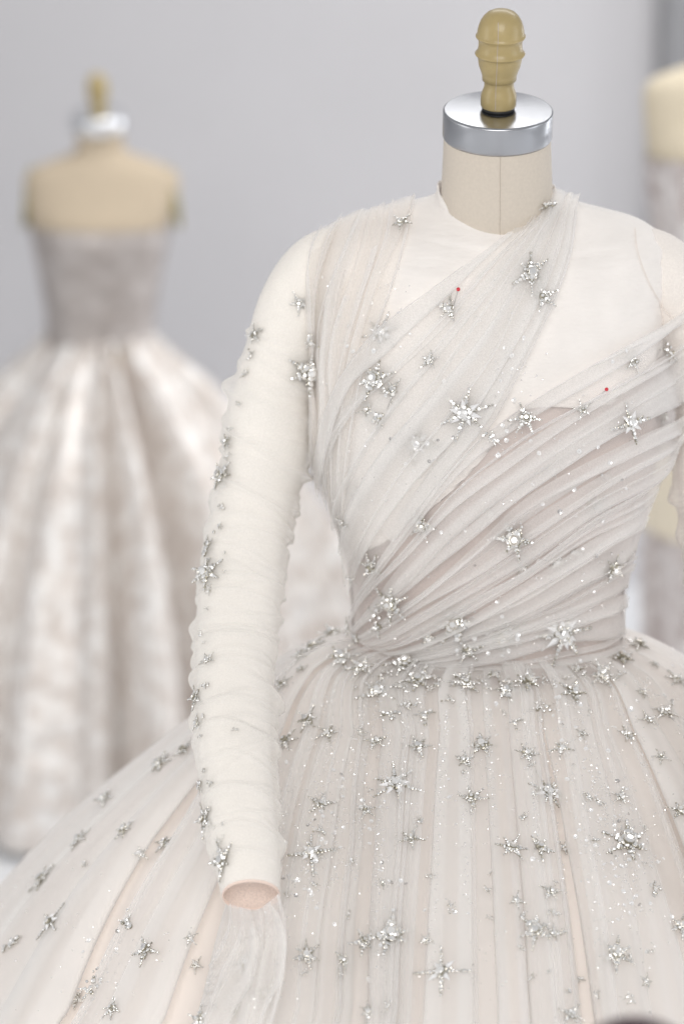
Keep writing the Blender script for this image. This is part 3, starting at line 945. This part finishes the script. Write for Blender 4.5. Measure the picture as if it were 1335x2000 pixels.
class StarBuilder:
    def __init__(self, seed):
        self.r = np.random.default_rng(seed); self.v = []; self.f = []; self.m = []
    def bead(self, x, y, rad, z=None, mat=None):
        """A small round stone: cut crown in a metal cup."""
        rad = rad * 1.18 * self.r.uniform(0.8, 1.25)
        z = 0.0 if z is None else z * 0.6
        n = 8
        R = np.array(Matrix.Rotation(self.r.uniform(0, 0.35), 3, Vector((*self.r.normal(size=2), 0.01)).normalized()) @ Matrix.Rotation(self.r.uniform(0, 6.28), 3, 'Z'))
        off = len(self.v)
        for (q, zz) in ((.98, 0.0), (1.0, .55), (.86, .62), (.84, .66), (.50, .98)):
            for a in range(n):
                p = R @ np.array([q * math.cos(a * .7854), q * math.sin(a * .7854), zz]) * rad
                self.v.append((x + p[0], y + p[1], z + p[2]))
        k = mat if mat is not None else int(self.r.choice([0, 0, 1, 4, 4, 2]))
        for ring in range(4):
            for a in range(n):
                b = (a + 1) % n
                self.f.append((off + ring * n + a, off + ring * n + b, off + ring * n + n + b, off + ring * n + n + a))
                self.m.append(2 if ring == 0 else (1 if ring == 1 else k))
        self.f.append(tuple(off + 4 * n + a for a in range(n))); self.m.append(0 if k != 4 or self.r.random() < .5 else k)
    def petal(self, ang, length, width):
        off = len(self.v)
        ca, sa = math.cos(ang), math.sin(ang)
        pts = [(0.1, 0, .05), (0.5, width, .05), (0.5, 0, .16), (0.5, -width, .05), (1, 0, .03)]
        for (l, w, z) in pts:
            x = l * length; self.v.append((ca * x - sa * w, sa * x + ca * w, z))
        for q in ((0, 2, 1), (0, 3, 2), (1, 2, 4), (3, 4, 2)):
            self.f.append(tuple(off + i for i in q)); self.m.append(3)
    def arm(self, ang, length, r0, r1, start=0.16):
        x = start
        ca, sa = math.cos(ang), math.sin(ang)
        bend = self.r.uniform(-0.06, 0.06)
        while x < length:
            t = x / length
            rad = r0 + (r1 - r0) * t
            x += rad * 1.18
            self.bead(ca * x - sa * bend * t, sa * x + ca * bend * t, rad)
            x += rad * 1.18
    def mesh(self, name):
        me = bpy.data.meshes.new(name)
        me.from_pydata(self.v, [], self.f); me.update()
        for k in ('crystal', 'silver', 'dark_silver', 'frost', 'crystal_grey'): me.materials.append(M[k])
        me.polygons.foreach_set("material_index", self.m)
        return me

def make_star(kind, seed):
    b = StarBuilder(seed); r = b.r
    def ring(n, q, rad, z=None, jit=.05):
        a0 = r.uniform(0, 6.28)
        for k in range(n):
            a = a0 + k * 2 * math.pi / n + r.uniform(-.15, .15); d = q + r.uniform(-jit, jit)
            b.bead(d * math.cos(a), d * math.sin(a), rad * r.uniform(.8, 1.2), z)
    def fat_arm(a, L, rad):
        """a tapering arm, two stones wide near its root"""
        b.arm(a, L, rad, rad * .5, .12)
        for q in (.30, .48):
            if q < L * .7:
                w = rad * 1.35 * (1 - q * .7)
                for sg in (-1, 1):
                    b.bead(q * math.cos(a) - sg * w * math.sin(a), q * math.sin(a) + sg * w * math.cos(a), rad * .8 * (1 - q * .4))
    if kind in ('five', 'six'):
        n = 5 if kind == 'five' else 6
        drop = int(r.integers(n)) if r.random() < .4 else -1
        for k in range(n):
            L = r.uniform(.62, 1.12) if k != drop else r.uniform(.3, .45)
            fat_arm(k * 2 * math.pi / n + r.uniform(-.22, .22), L, r.uniform(.085, .12))
        ring(6, .22, .11, .1)
        b.bead(r.uniform(-.04, .04), r.uniform(-.04, .04), .17, .2)
    elif kind == 'cross':
        for k in range(4):
            b.arm(k * math.pi / 2 + r.uniform(-.1, .1), r.uniform(.8, 1.08), .075, .04)
            b.arm(k * math.pi / 2 + .12, r.uniform(.35, .55), .07, .04)
        for k in range(4): b.petal(k * math.pi / 2 + .785 + r.uniform(-.15, .15), r.uniform(.4, .6), .09)
        ring(6, .17, .085); ring(4, .08, .09, .12)
    elif kind == 'burst':
        for k in range(6):
            b.arm(k * 1.047 + r.uniform(-.12, .12), r.uniform(.7, 1.1), .08, .045)
            b.arm(k * 1.047 + .16, r.uniform(.4, .65), .07, .045)
        for k in range(6): b.petal(k * 1.047 + .5 + r.uniform(-.2, .2), r.uniform(.5, .8), .11)
        ring(8, .2, .085, .12)
    else:
        for k in range(18):
            a, q = r.uniform(0, 6.28), abs(r.normal(0, .42))
            b.bead(q * 1.3 * math.cos(a), q * .8 * math.sin(a), r.uniform(.08, .17))
        b.arm(r.uniform(0, 6.28), 1.1, .11, .06, .3); b.arm(r.uniform(0, 6.28), .9, .1, .06, .3)
    return b.mesh('star_applique')

STAR_ME = {k: [make_star(k, 100 * i + j) for j in range(n)] for i, (k, n) in enumerate([('five', 8), ('six', 8), ('cross', 4), ('burst', 4), ('cluster', 7)])}
def gem_mesh():
    v, f = [], []
    n = 8
    for (rad, z) in ((.9, .0), (1.0, .25), (.72, .55), (.45, .62)):
        for k in range(n):
            a = 2 * math.pi * (k + .5 * (rad < .8)) / n; v.append((rad * math.cos(a), rad * math.sin(a), z))
    f = grid_faces(4, n, True); f.append(tuple(range(3 * n, 4 * n)))
    me = bpy.data.meshes.new('centre_crystal'); me.from_pydata(v, [], f); me.update(); me.materials.append(M['crystal'])
    return me
GEM = gem_mesh()

# positions: px, py, radius, kind, veiled
S5, S6, SX, SB, SC = 'five', 'six', 'cross', 'burst', 'cluster'
STARS_BODICE = [
    (783, 437, 24, S5, 0), (584, 592, 22, S5, 0), (605, 727, 46, S6, 0), (607, 664, 16, SC, 0), (745, 650, 36, SB, 1), (876, 603, 30, S5, 0),
    (840, 703, 23, S5, 0), (733, 740, 40, S6, 0), (768, 762, 26, S5, 0), (742, 812, 22, SC, 0), (1035, 533, 38, S6, 0), (1060, 580, 28, S5, 0),
    (1073, 404, 20, SC, 0), (908, 808, 48, SB, 0), (815, 865, 52, SX, 1), (1026, 816, 32, S6, 0), (960, 856, 18, SC, 0), (1137, 802, 19, S5, 0),
    (1228, 828, 50, SX, 0), (1234, 706, 22, S5, 0), (1290, 815, 26, S6, 1), (825, 1025, 34, S5, 0), (1005, 1052, 44, S6, 0), (728, 1108, 32, S6, 0),
    (669, 1018, 14, SC, 0), (688, 1130, 13, SC, 0), (764, 1180, 38, S6, 0), (738, 1218, 24, SC, 0), (888, 1218, 44, S6, 0), (912, 1274, 30, S5, 0),
    (836, 1247, 24, S5, 0), (978, 1243, 46, S6, 1), (1098, 1238, 54, SB, 0), (1195, 1112, 32, S6, 0), (1085, 1098, 26, S5, 1), (1162, 985, 26, S6, 1),
    (1076, 915, 22, S5, 1), (700, 1248, 20, SC, 0), (682, 1225, 18, SC, 0), (1122, 1076, 18, SC, 1), (1020, 1105, 22, S5, 1), (955, 1000, 22, S5, 1),
    (1240, 985, 18, SC, 1), (720, 800, 24, S5, 1), (700, 960, 24, S5, 1), (1305, 690, 18, SC, 0), (1180, 930, 16, SC, 1)]
STARS_SLEEVE = [
    (497, 655, 21, S5, 0), (443, 862, 22, S5, 0), (432, 928, 34, S5, 0), (391, 1072, 24, SC, 0), (403, 1118, 40, S6, 0), (406, 1290, 20, S5, 0),
    (384, 1362, 26, S5, 0), (386, 1412, 20, S5, 0), (393, 1530, 18, SC, 0), (402, 1600, 34, S5, 0), (436, 1680, 40, S5, 0), (400, 1255, 5, SC, 0),
    (440, 1118, 5, SC, 0), (440, 1080, 5, SC, 0), (459, 1426, 7, SC, 0), (436, 1610, 6, SC, 0), (437, 1634, 5, SC, 0)]
_sx = np.random.default_rng(23)
for _y in np.linspace(640, 1690, 22):
    _xl = np.interp(_y, [560, 640, 740, 830, 900, 1050, 1120, 1200, 1290, 1400, 1500, 1600, 1690], [528, 503, 475, 450, 438, 416, 400, 392, 388, 388, 396, 406, 424])
    STARS_SLEEVE.append((_xl + _sx.uniform(0, 14), _y + _sx.uniform(-15, 15), _sx.uniform(5, 12), 'cluster', 0))
STARS_SKIRT = [
    (648, 1238, 26, S6, 0), (612, 1266, 30, S6, 0), (586, 1282, 18, S5, 0), (589, 1310, 16, S5, 0), (552, 1338, 22, S6, 0), (665, 1285, 34, S6, 0),
    (704, 1306, 32, S6, 0), (738, 1354, 38, S6, 0), (788, 1296, 38, S6, 0), (815, 1330, 36, S6, 0), (797, 1380, 18, SC, 0), (830, 1398, 20, SC, 0),
    (909, 1338, 30, S6, 0), (958, 1322, 14, S5, 0), (987, 1352, 30, S6, 0), (1029, 1334, 34, S6, 0), (1054, 1386, 18, SC, 0), (1118, 1354, 36, S5, 0),
    (1128, 1310, 18, S5, 0), (1176, 1318, 30, S6, 0), (1213, 1288, 34, S6, 0), (1245, 1262, 30, S6, 0), (1279, 1303, 14, SC, 0), (1320, 1330, 26, S6, 0),
    (1252, 1356, 17, S5, 0), (1296, 1393, 28, S6, 0), (1264, 1409, 22, S5, 0), (1223, 1438, 24, S5, 0), (1136, 1436, 16, S5, 0), (1096, 1463, 24, S5, 0),
    (1029, 1475, 26, S6, 0), (1007, 1413, 14, SC, 0), (941, 1457, 34, S6, 0), (905, 1488, 24, S5, 0), (921, 1563, 30, S6, 0), (817, 1460, 28, S6, 0),
    (1069, 1550, 42, SB, 0), (1210, 1560, 22, S5, 0), (1329, 1585, 28, S6, 0), (800, 1638, 26, S5, 0), (998, 1658, 30, S6, 0), (1052, 1658, 32, S5, 0),
    (1100, 1658, 18, SC, 0), (1225, 1648, 46, S6, 0), (1073, 1743, 24, S5, 0), (1004, 1760, 22, S5, 0), (1046, 1818, 36, S6, 0), (1077, 1824, 22, S5, 0),
    (1329, 1810, 30, S6, 0), (1202, 1866, 34, S6, 0), (832, 1839, 17, S5, 0), (863, 1899, 52, SX, 0), (1112, 1982, 26, S6, 0), (1277, 1740, 15, SC, 0),
    (601, 1408, 30, S6, 0), (643, 1433, 27, S5, 0), (703, 1433, 14, S5, 0), (735, 1450, 26, S5, 0), (760, 1399, 19, SC, 0), (771, 1534, 46, SB, 0),
    (627, 1573, 30, S5, 0), (714, 1585, 20, S5, 0), (558, 1450, 30, S6, 0), (607, 1669, 50, SX, 0), (747, 1727, 13, S5, 0), (759, 1825, 44, S6, 0),
    (708, 1840, 30, S5, 0), (597, 1867, 32, S6, 0), (669, 1879, 25, S5, 0), (720, 1978, 22, S6, 0), (759, 1966, 12, SC, 0), (246, 1622, 26, S6, 0),
    (325, 1648, 28, S5, 0), (276, 1669, 20, S5, 0), (157, 1642, 26, S6, 0), (168, 1690, 11, SC, 0), (84, 1719, 30, S6, 0), (103, 1803, 44, SX, 0),
    (27, 1845, 24, SC, 0), (289, 1857, 36, S5, 0), (252, 1808, 22, SC, 0), (371, 1834, 17, S5, 0), (383, 1886, 17, S5, 0), (147, 1953, 24, S5, 0),
    (223, 1971, 24, S6, 0), (177, 1932, 22, SC, 0), (315, 1494, 34, S6, 0), (362, 1468, 28, S6, 0), (206, 1562, 26, S6, 0), (1290, 1480, 18, S5, 0),
    (1150, 1560, 12, SC, 0), (1020, 1600, 14, SC, 0), (950, 1740, 10, SC, 0), (1260, 1920, 16, S5, 0)]
_xr = np.random.default_rng(17)
for _x in np.linspace(700, 1215, 24):
    STARS_SKIRT.append((_x + _xr.uniform(-9, 9), 1312 - abs(_x - 950) ** 2 / 1300 * 0.12 + _xr.uniform(0, 34), _xr.uniform(8, 15), 'cluster', 0))
for _ in range(46):
    STARS_SKIRT.append((_xr.uniform(560, 1330), _xr.uniform(1340, 1980), _xr.uniform(6, 13), 'cluster', 0))
STARS_TRAIL = [(482, 1880, 36, SB, 0), (514, 1943, 22, S6, 0), (460, 1972, 20, S5, 1), (390, 1992, 28, S6, 0), (500, 1830, 9, SC, 0), (540, 1800, 8, SC, 0), (430, 1925, 10, SC, 0), (545, 1880, 9, SC, 0), (470, 1838, 7, SC, 0), (420, 1965, 9, SC, 0)]

veil_bvh = bvh_of([(lin, True)])
drape_bvh = bvh_of([(lin, True), (inL, True)] + [c for c in cloth_layers if c[0].shape[1] not in (27,)])
sleeve_bvh = bvh_of([(outL, True)])
skirtstar_bvh = bvh_of([c for c in cloth_layers if c[0].shape[1] == 27] + [(skl, False)])
trail_bvh = bvh_of([c for c in cloth_layers if c[0].shape[1] == 27] + [(aT, False)])
sr = np.random.default_rng(5)

def smooth_hit(bvh, px, py, rad):
    """Mean position/normal over the ornament's footprint, so that it lies across folds."""
    hs = [hit(bvh, px, py)]
    for a in range(6):
        hs.append(hit(bvh, px + rad * .6 * math.cos(a * 1.047), py + rad * .6 * math.sin(a * 1.047)))
    c = hs[0]
    ok = [h for h in hs if h]
    if not ok: return None
    if c is None: c = min(ok, key=lambda h: h[2])
    n = sum(h[1] for h in ok if abs(h[2] - c[2]) < 0.06) + c[1] * 1.0
    n /= np.linalg.norm(n)
    return c[0], n, c[2]

def place_star(px, py, rad, kind, bvh, lift, rot=None, gem=True):
    h = smooth_hit(bvh, px, py, rad)
    if h is None:
        return None
    p, n, dist = h
    mes = STAR_ME[kind]; me = mes[int(sr.integers(len(mes)))]
    o = link('star_applique', me, gown)
    z = Vector(n); up = Vector((0, 0, 1)); x = up.cross(z)
    if x.length < 1e-3: x = Vector((1, 0, 0))
    x.normalize(); y = z.cross(x)
    ang = rot if rot is not None else sr.uniform(0, 6.28)
    if kind == 'cross' and rot is None: ang = sr.uniform(-.15, .25)
    sc = rad * dist / FPX * 1.07
    m = Matrix((x, y, z)).transposed().to_4x4()
    m.translation = Vector(p + n * lift)
    m = m @ Matrix.Rotation(ang, 4, 'Z') @ Matrix.Scale(sc, 4)
    o.matrix_world = m
    if gem and rad >= 34 and kind != 'cluster':
        g = link('centre_crystal', GEM, o)
        g.matrix_local = Matrix.Translation((0, 0, .14)) @ Matrix.Scale(.15, 4)
    return o

for (x, y, q, k, v) in STARS_BODICE:
    place_star(x, y, q, k, veil_bvh if v else drape_bvh, 0.0035 if v else 0.0028)
for (x, y, q, k, v) in STARS_SLEEVE:
    place_star(x, y, q, k, sleeve_bvh, 0.0015)
for (x, y, q, k, v) in STARS_SKIRT:
    place_star(x, y, q, k, skirtstar_bvh, 0.003)
for (x, y, q, k, v) in STARS_TRAIL:
    place_star(x, y, q, k, trail_bvh, 0.0005)

# ------------------------------------------------------------------ sequins and loose beads
def sequin_mesh(mat):
    v, f = [], []
    n = 12
    for (rad, z) in ((.25, .0), (1.0, .22)):
        for k in range(n): v.append((rad * math.cos(6.2832 * k / n), rad * math.sin(6.2832 * k / n), z))
    f = grid_faces(2, n, True)
    me = bpy.data.meshes.new('sequin'); me.from_pydata(v, [], f); me.update(); me.materials.append(mat)
    return me
SQ = [sequin_mesh(M['sequin']), sequin_mesh(M['sequin_grey'])]
def orient(p, n, jit, sc, lift):
    n = n + sr.normal(size=3) * jit; n /= np.linalg.norm(n)
    z = Vector(n); x = Vector((0, 0, 1)).cross(z); x.normalize(); y = z.cross(x)
    m = Matrix((x, y, z)).transposed().to_4x4(); m.translation = Vector(p + n * lift)
    return m @ Matrix.Scale(sc, 4)
CL = [(640, 1600, 40, 60, 26), (600, 1700, 45, 45, 26), (1190, 1590, 30, 60, 22), (1215, 1640, 45, 40, 26), (1240, 1750, 35, 60, 22), (745, 1690, 12, 90, 16),
      (200, 1900, 25, 45, 14), (1090, 1400, 25, 60, 14), (1000, 1250, 130, 40, 20), (1150, 1000, 70, 110, 22), (900, 1000, 110, 90, 16), (820, 850, 90, 60, 12),
      (1000, 690, 25, 70, 10), (700, 640, 50, 100, 8), (1180, 1400, 90, 90, 20), (900, 1700, 60, 200, 16), (1150, 1800, 110, 130, 16), (620, 1420, 70, 70, 16),
      (900, 1500, 90, 90, 14), (120, 1800, 100, 90, 14), (470, 1900, 50, 60, 10)]
allb = bvh_of([(lin, True)] + cloth_layers)
n_sq = 0
small_v, small_f = [], []
for (cx, cy, sx, sy, n) in CL:
    for _ in range(n):
        h = hit(allb, sr.normal(cx, sx), sr.normal(cy, sy))
        if not h or n_sq >= 290: continue
        o = link('sequin', SQ[int(sr.random() < 0.12)], gown)
        o.matrix_world = orient(h[0], h[1], 0.35, h[2] / FPX * sr.uniform(3.0, 5.2), 0.0012)
        n_sq += 1
    for _ in range(n * 4):
        h = hit(allb, sr.normal(cx, sx * 1.2), sr.normal(cy, sy * 1.2))
        if not h: continue
        q = h[2] / FPX * sr.uniform(1.0, 2.4)
        off = len(small_v)
        R = np.array(Matrix.Rotation(sr.uniform(0, 6.28), 3, Vector(sr.normal(size=3)).normalized()))
        small_v += [tuple(h[0] + h[1] * 0.001 + R @ (b * q)) for b in BV]
        small_f += [tuple(off + i for i in t) for t in BF]
for e in EDGES[3:]:
    if sr.random() < 0.3: continue
    pl = catmull(e, 60)
    a0 = int(sr.integers(0, 20)); a1 = int(sr.integers(30, 60))
    for (cx, cy) in pl[a0:a1]:
        for _ in range(2):
            h = hit(allb, cx + sr.normal(4, 5), cy + sr.normal(0, 5))
            if not h: continue
            q = h[2] / FPX * sr.uniform(1.0, 2.4)
            off = len(small_v)
            R = np.array(Matrix.Rotation(sr.uniform(0, 6.28), 3, Vector(sr.normal(size=3)).normalized()))
            small_v += [tuple(h[0] + h[1] * 0.001 + R @ (b * q)) for b in BV]
            small_f += [tuple(off + i for i in t) for t in BF]
sb = mesh_obj('seed_beads', small_v, small_f, M['crystal'], gown, smooth=False)
sb["kind"] = "stuff"

# ------------------------------------------------------------------ pins
def pin(head_px, tip_px, mat, label, lift=0.010):
    a = hit(allb, *head_px); b = hit(allb, *tip_px)
    hp = a[0] + a[1] * lift; tp = b[0] - b[1] * 0.002
    d = Vector(hp - tp); L = d.length
    root = empty('straight_pin', label, 'pin')
    root.matrix_world = Matrix.Translation(Vector(tp)) @ d.to_track_quat('Z', 'Y').to_matrix().to_4x4()
    bpy.context.view_layer.update()
    def add(name, prof, mt):
        v = []
        for (r_, z) in prof:
            for k in range(12): v.append((r_ * math.cos(k * .5236), r_ * math.sin(k * .5236), z))
        o = mesh_obj(name, v, grid_faces(len(prof), 12, True), mt, root)
        return o
    add('shaft', [(0.00005, 0), (0.00032, 0.003), (0.00032, L)], M['pin'])
    R_ = 0.0023
    add('head', [(0.00005, L - R_)] + [(R_ * math.sin(t), L - R_ * math.cos(t)) for t in np.linspace(0.3, 2.85, 9)] + [(0.00005, L + R_)], mat)
pin((895, 568), (880, 608), M['red'], 'red-headed straight pin stuck through the star on the upper chest drape')
pin((1175, 760), (1140, 796), M['red'], 'red-headed straight pin beside the small star on the far shoulder drape')
pin((774, 772), (752, 803), M['pearl'], 'white-headed straight pin between two stars on the left bust')

# ------------------------------------------------------------------ background dress forms and gowns
def bg_form(name, label, Y, rows, mt):
    f = empty(name, label, 'dress form', 'dress forms standing behind')
    A = loft_rows(rows, Y, 64, 5)
    V = A.reshape(-1, 3); F = grid_faces(A.shape[0], 64, True)
    F.append(tuple(range(64)))
    mesh_obj('torso', V, F, mt, f)
    return f, A

YB = 3.25
bgf, bgA = bg_form('dress_form', 'blurred tan dress form with shiny neck cap standing behind at the left', YB,
    [(262, 196, 46, .062, .066), (290, 196, 47, .064, .068), (300, 197, 62, .068, .075), (311, 199, 92, .075, .082), (324, 200, 124, .085, .09), (345, 200, 150, .095, .095),
     (390, 199, 148, .115, .1), (445, 197, 132, .14, .1), (520, 197, 118, .13, .1), (640, 197, 100, .11, .09), (720, 197, 105, .12, .1)], M['linen_bg'])
c = P(193, 222, YB - 0.02)
sc = 0.00123
m = frame_from_axis(c, (0, -math.sin(math.radians(12)), math.cos(math.radians(12))))
lathe('neck_cap', [(0.002, 0.001), (55 * sc, 0.0), (57 * sc, -0.004), (57 * sc, -0.04), (53 * sc, -0.044)], 48, M['steel_bg'], bgf, m)
lathe('finial', [(0.001, 0), (17 * sc, 0.001), (17 * sc, 0.015), (13 * sc, 0.02), (17 * sc, 0.03), (22 * sc, 0.05), (21 * sc, 0.062), (21 * sc, 0.072), (17 * sc, 0.09), (8 * sc, 0.1), (0.0005, 0.102)],
      32, M['finial'], bgf, m @ Matrix.Translation((0, 0, 0.001)))
for (px, sgn) in ((343, 1), (55, -1)):
    q = P(px, 385, YB)
    o = lathe('arm_plate', [(0.001, .004), (.045, .004), (.05, 0), (.045, -.01)], 28, M['olive'], bgf, Matrix.Translation(Vector(q)) @ Matrix.Rotation(sgn * math.radians(82), 4, 'Y') @ Matrix.Diagonal((1.6, 1, 1, 1)))
lathe('stand_pole', [(0.02, 0), (0.02, 0.9)], 12, M['steel_bg'], bgf, Matrix.Translation((P(197, 640, YB)[0], YB, 0.02)))
lathe('stand_base', [(0.001, 0), (0.24, 0.0), (0.24, 0.015), (0.03, 0.03)], 24, M['black'], bgf, Matrix.Translation((P(197, 640, YB)[0], YB, 0.001)))

def bg_gown(label, Y, bod_rows, skirt_rows, mb, ms, folds_n, seed, extra=None, amp=0.06):
    g = empty('sequin_gown', label, 'gown', 'gowns on forms behind')
    A = loft_rows(bod_rows, Y, 96, 6, off=0.006)
    nzz = Noise1(seed)
    mesh_obj('bodice', A.reshape(-1, 3), grid_faces(A.shape[0], 96, True), mb, g)
    n = 320
    K = []
    for (py, cx, hw) in skirt_rows:
        c = P(cx, py, Y); e = P(cx + hw, py, Y); K.append((c[2], c[0], e[0] - c[0]))
    S = catmull(K, 80)
    ph = Noise1(seed + 1); am = Noise1(seed + 2)
    V = []
    for i, (z, cx, r_) in enumerate(S):
        t = i / 79
        for k in range(n):
            a = 2 * math.pi * k / n
            x = a * folds_n + 2.4 * float(ph(a * 4.5)) + 0.9 * t * float(ph(a * 2 + 40))
            w = min(1, t * 3)
            d = amp * w * ((abs(math.sin(x)) ** 0.7 * 2 - 1.9) * (0.75 + 0.4 * float(am(a * 5))) + 0.3 * math.sin(2.3 * x + 1))
            rr_ = r_ * (1 + 0.0) + d * (0.5 + 0.5 * t)
            ky = 0.75 + 0.12 * min(1, t * 4)
            V.append((cx + rr_ * math.cos(a), Y + rr_ * ky * math.sin(a), max(z, 0.012)))
    mesh_obj('skirt', V, grid_faces(80, n, True), ms, g)
    return g
g1 = bg_gown('blurred champagne sequin ball gown with strapless taupe bodice at the left behind', YB,
    [(440, 197, 133, .142, .1), (470, 197, 128, .145, .1), (520, 197, 118, .132, .1), (580, 197, 107, .12, .095), (640, 197, 101, .112, .09), (665, 197, 106, .115, .092)],
    [(636, 197, 101), (655, 197, 116), (690, 198, 152), (740, 202, 212), (810, 206, 280), (900, 212, 356), (1040, 220, 445), (1200, 226, 510), (1340, 228, 550), (1420, 228, 565), (1480, 228, 570)],
    M['bodice_bg'], M['gown_bg'], 6, 300, amp=0.13)

YR = 2.5
bgf2, bgA2 = bg_form('dress_form', 'blurred cream dress form cut off by the right edge behind', YR,
    [(60, 1440, 50, .062, .066), (100, 1440, 56, .066, .07), (128, 1440, 100, .075, .082), (146, 1440, 150, .085, .09), (172, 1440, 182, .095, .095), (240, 1440, 182, .115, .1), (310, 1440, 176, .14, .1),
     (420, 1440, 165, .13, .1), (560, 1440, 150, .11, .09)], principled('linen_pale', (0.68, 0.60, 0.46), 0.85, noise=(40, 0.05)))
lathe('neck_cap', [(0.002, 0.001), (0.06, 0.0), (0.062, -0.004), (0.062, -0.034), (0.058, -0.036)], 40, M['steel_bg'], bgf2, Matrix.Translation(Vector(P(1440, 45, YR))))
lathe('stand_pole', [(0.02, 0), (0.02, 1.2)], 12, M['steel_bg'], bgf2, Matrix.Translation((P(1440, 600, YR)[0], YR, 0.02)))
lathe('stand_base', [(0.001, 0), (0.24, 0.0), (0.24, 0.015), (0.03, 0.03)], 24, M['black'], bgf2, Matrix.Translation((P(1440, 600, YR)[0], YR, 0.001)))
g2 = bg_gown('blurred lilac grey sequin column gown with cream band cut off by the right edge', YR,
    [(306, 1440, 180, .142, .1), (360, 1440, 176, .14, .1), (430, 1440, 166, .13, .1), (560, 1440, 152, .115, .095), (620, 1440, 156, .12, .1)],
    [(610, 1440, 154), (680, 1440, 168), (780, 1440, 178), (1000, 1440, 186), (1200, 1440, 190), (1500, 1440, 195), (1590, 1440, 205)],
    M['gown_right'], M['gown_right'], 9, 310, amp=0.012)
bandA = loft_rows([(850, 1440, 188, .27, .27), (870, 1440, 191, .275, .275), (1000, 1440, 195, .28, .28), (1018, 1440, 193, .278, .278)], YR, 64, 3, e=2.0)
mesh_obj('waist_band', bandA.reshape(-1, 3), grid_faces(bandA.shape[0], 64, True), M['band'], g2)

# ------------------------------------------------------------------ dark post peeking in at the lower edge
q = P(1245, 2001, -1.15)
post = empty('post', 'dark plum round-topped post just peeking in at the lower right edge', 'post')
post.location = (q[0], -1.15, 0)
bpy.context.view_layer.update()
R0 = 0.042
lathe('shaft', [(0.016, 0.02), (0.016, q[2] - 0.03)], 24, M['plum'], post)
lathe('knob', [(0.016, q[2] - 0.06)] + [(R0 * math.sin(t) + 0.001, q[2] - 0.028 - 0.028 * math.cos(t)) for t in np.linspace(0.6, math.pi - 0.02, 12)], 32, M['plum'], post)
lathe('base', [(0.001, 0.0), (0.12, 0.0), (0.12, 0.012), (0.02, 0.022)], 32, M['plum'], post)
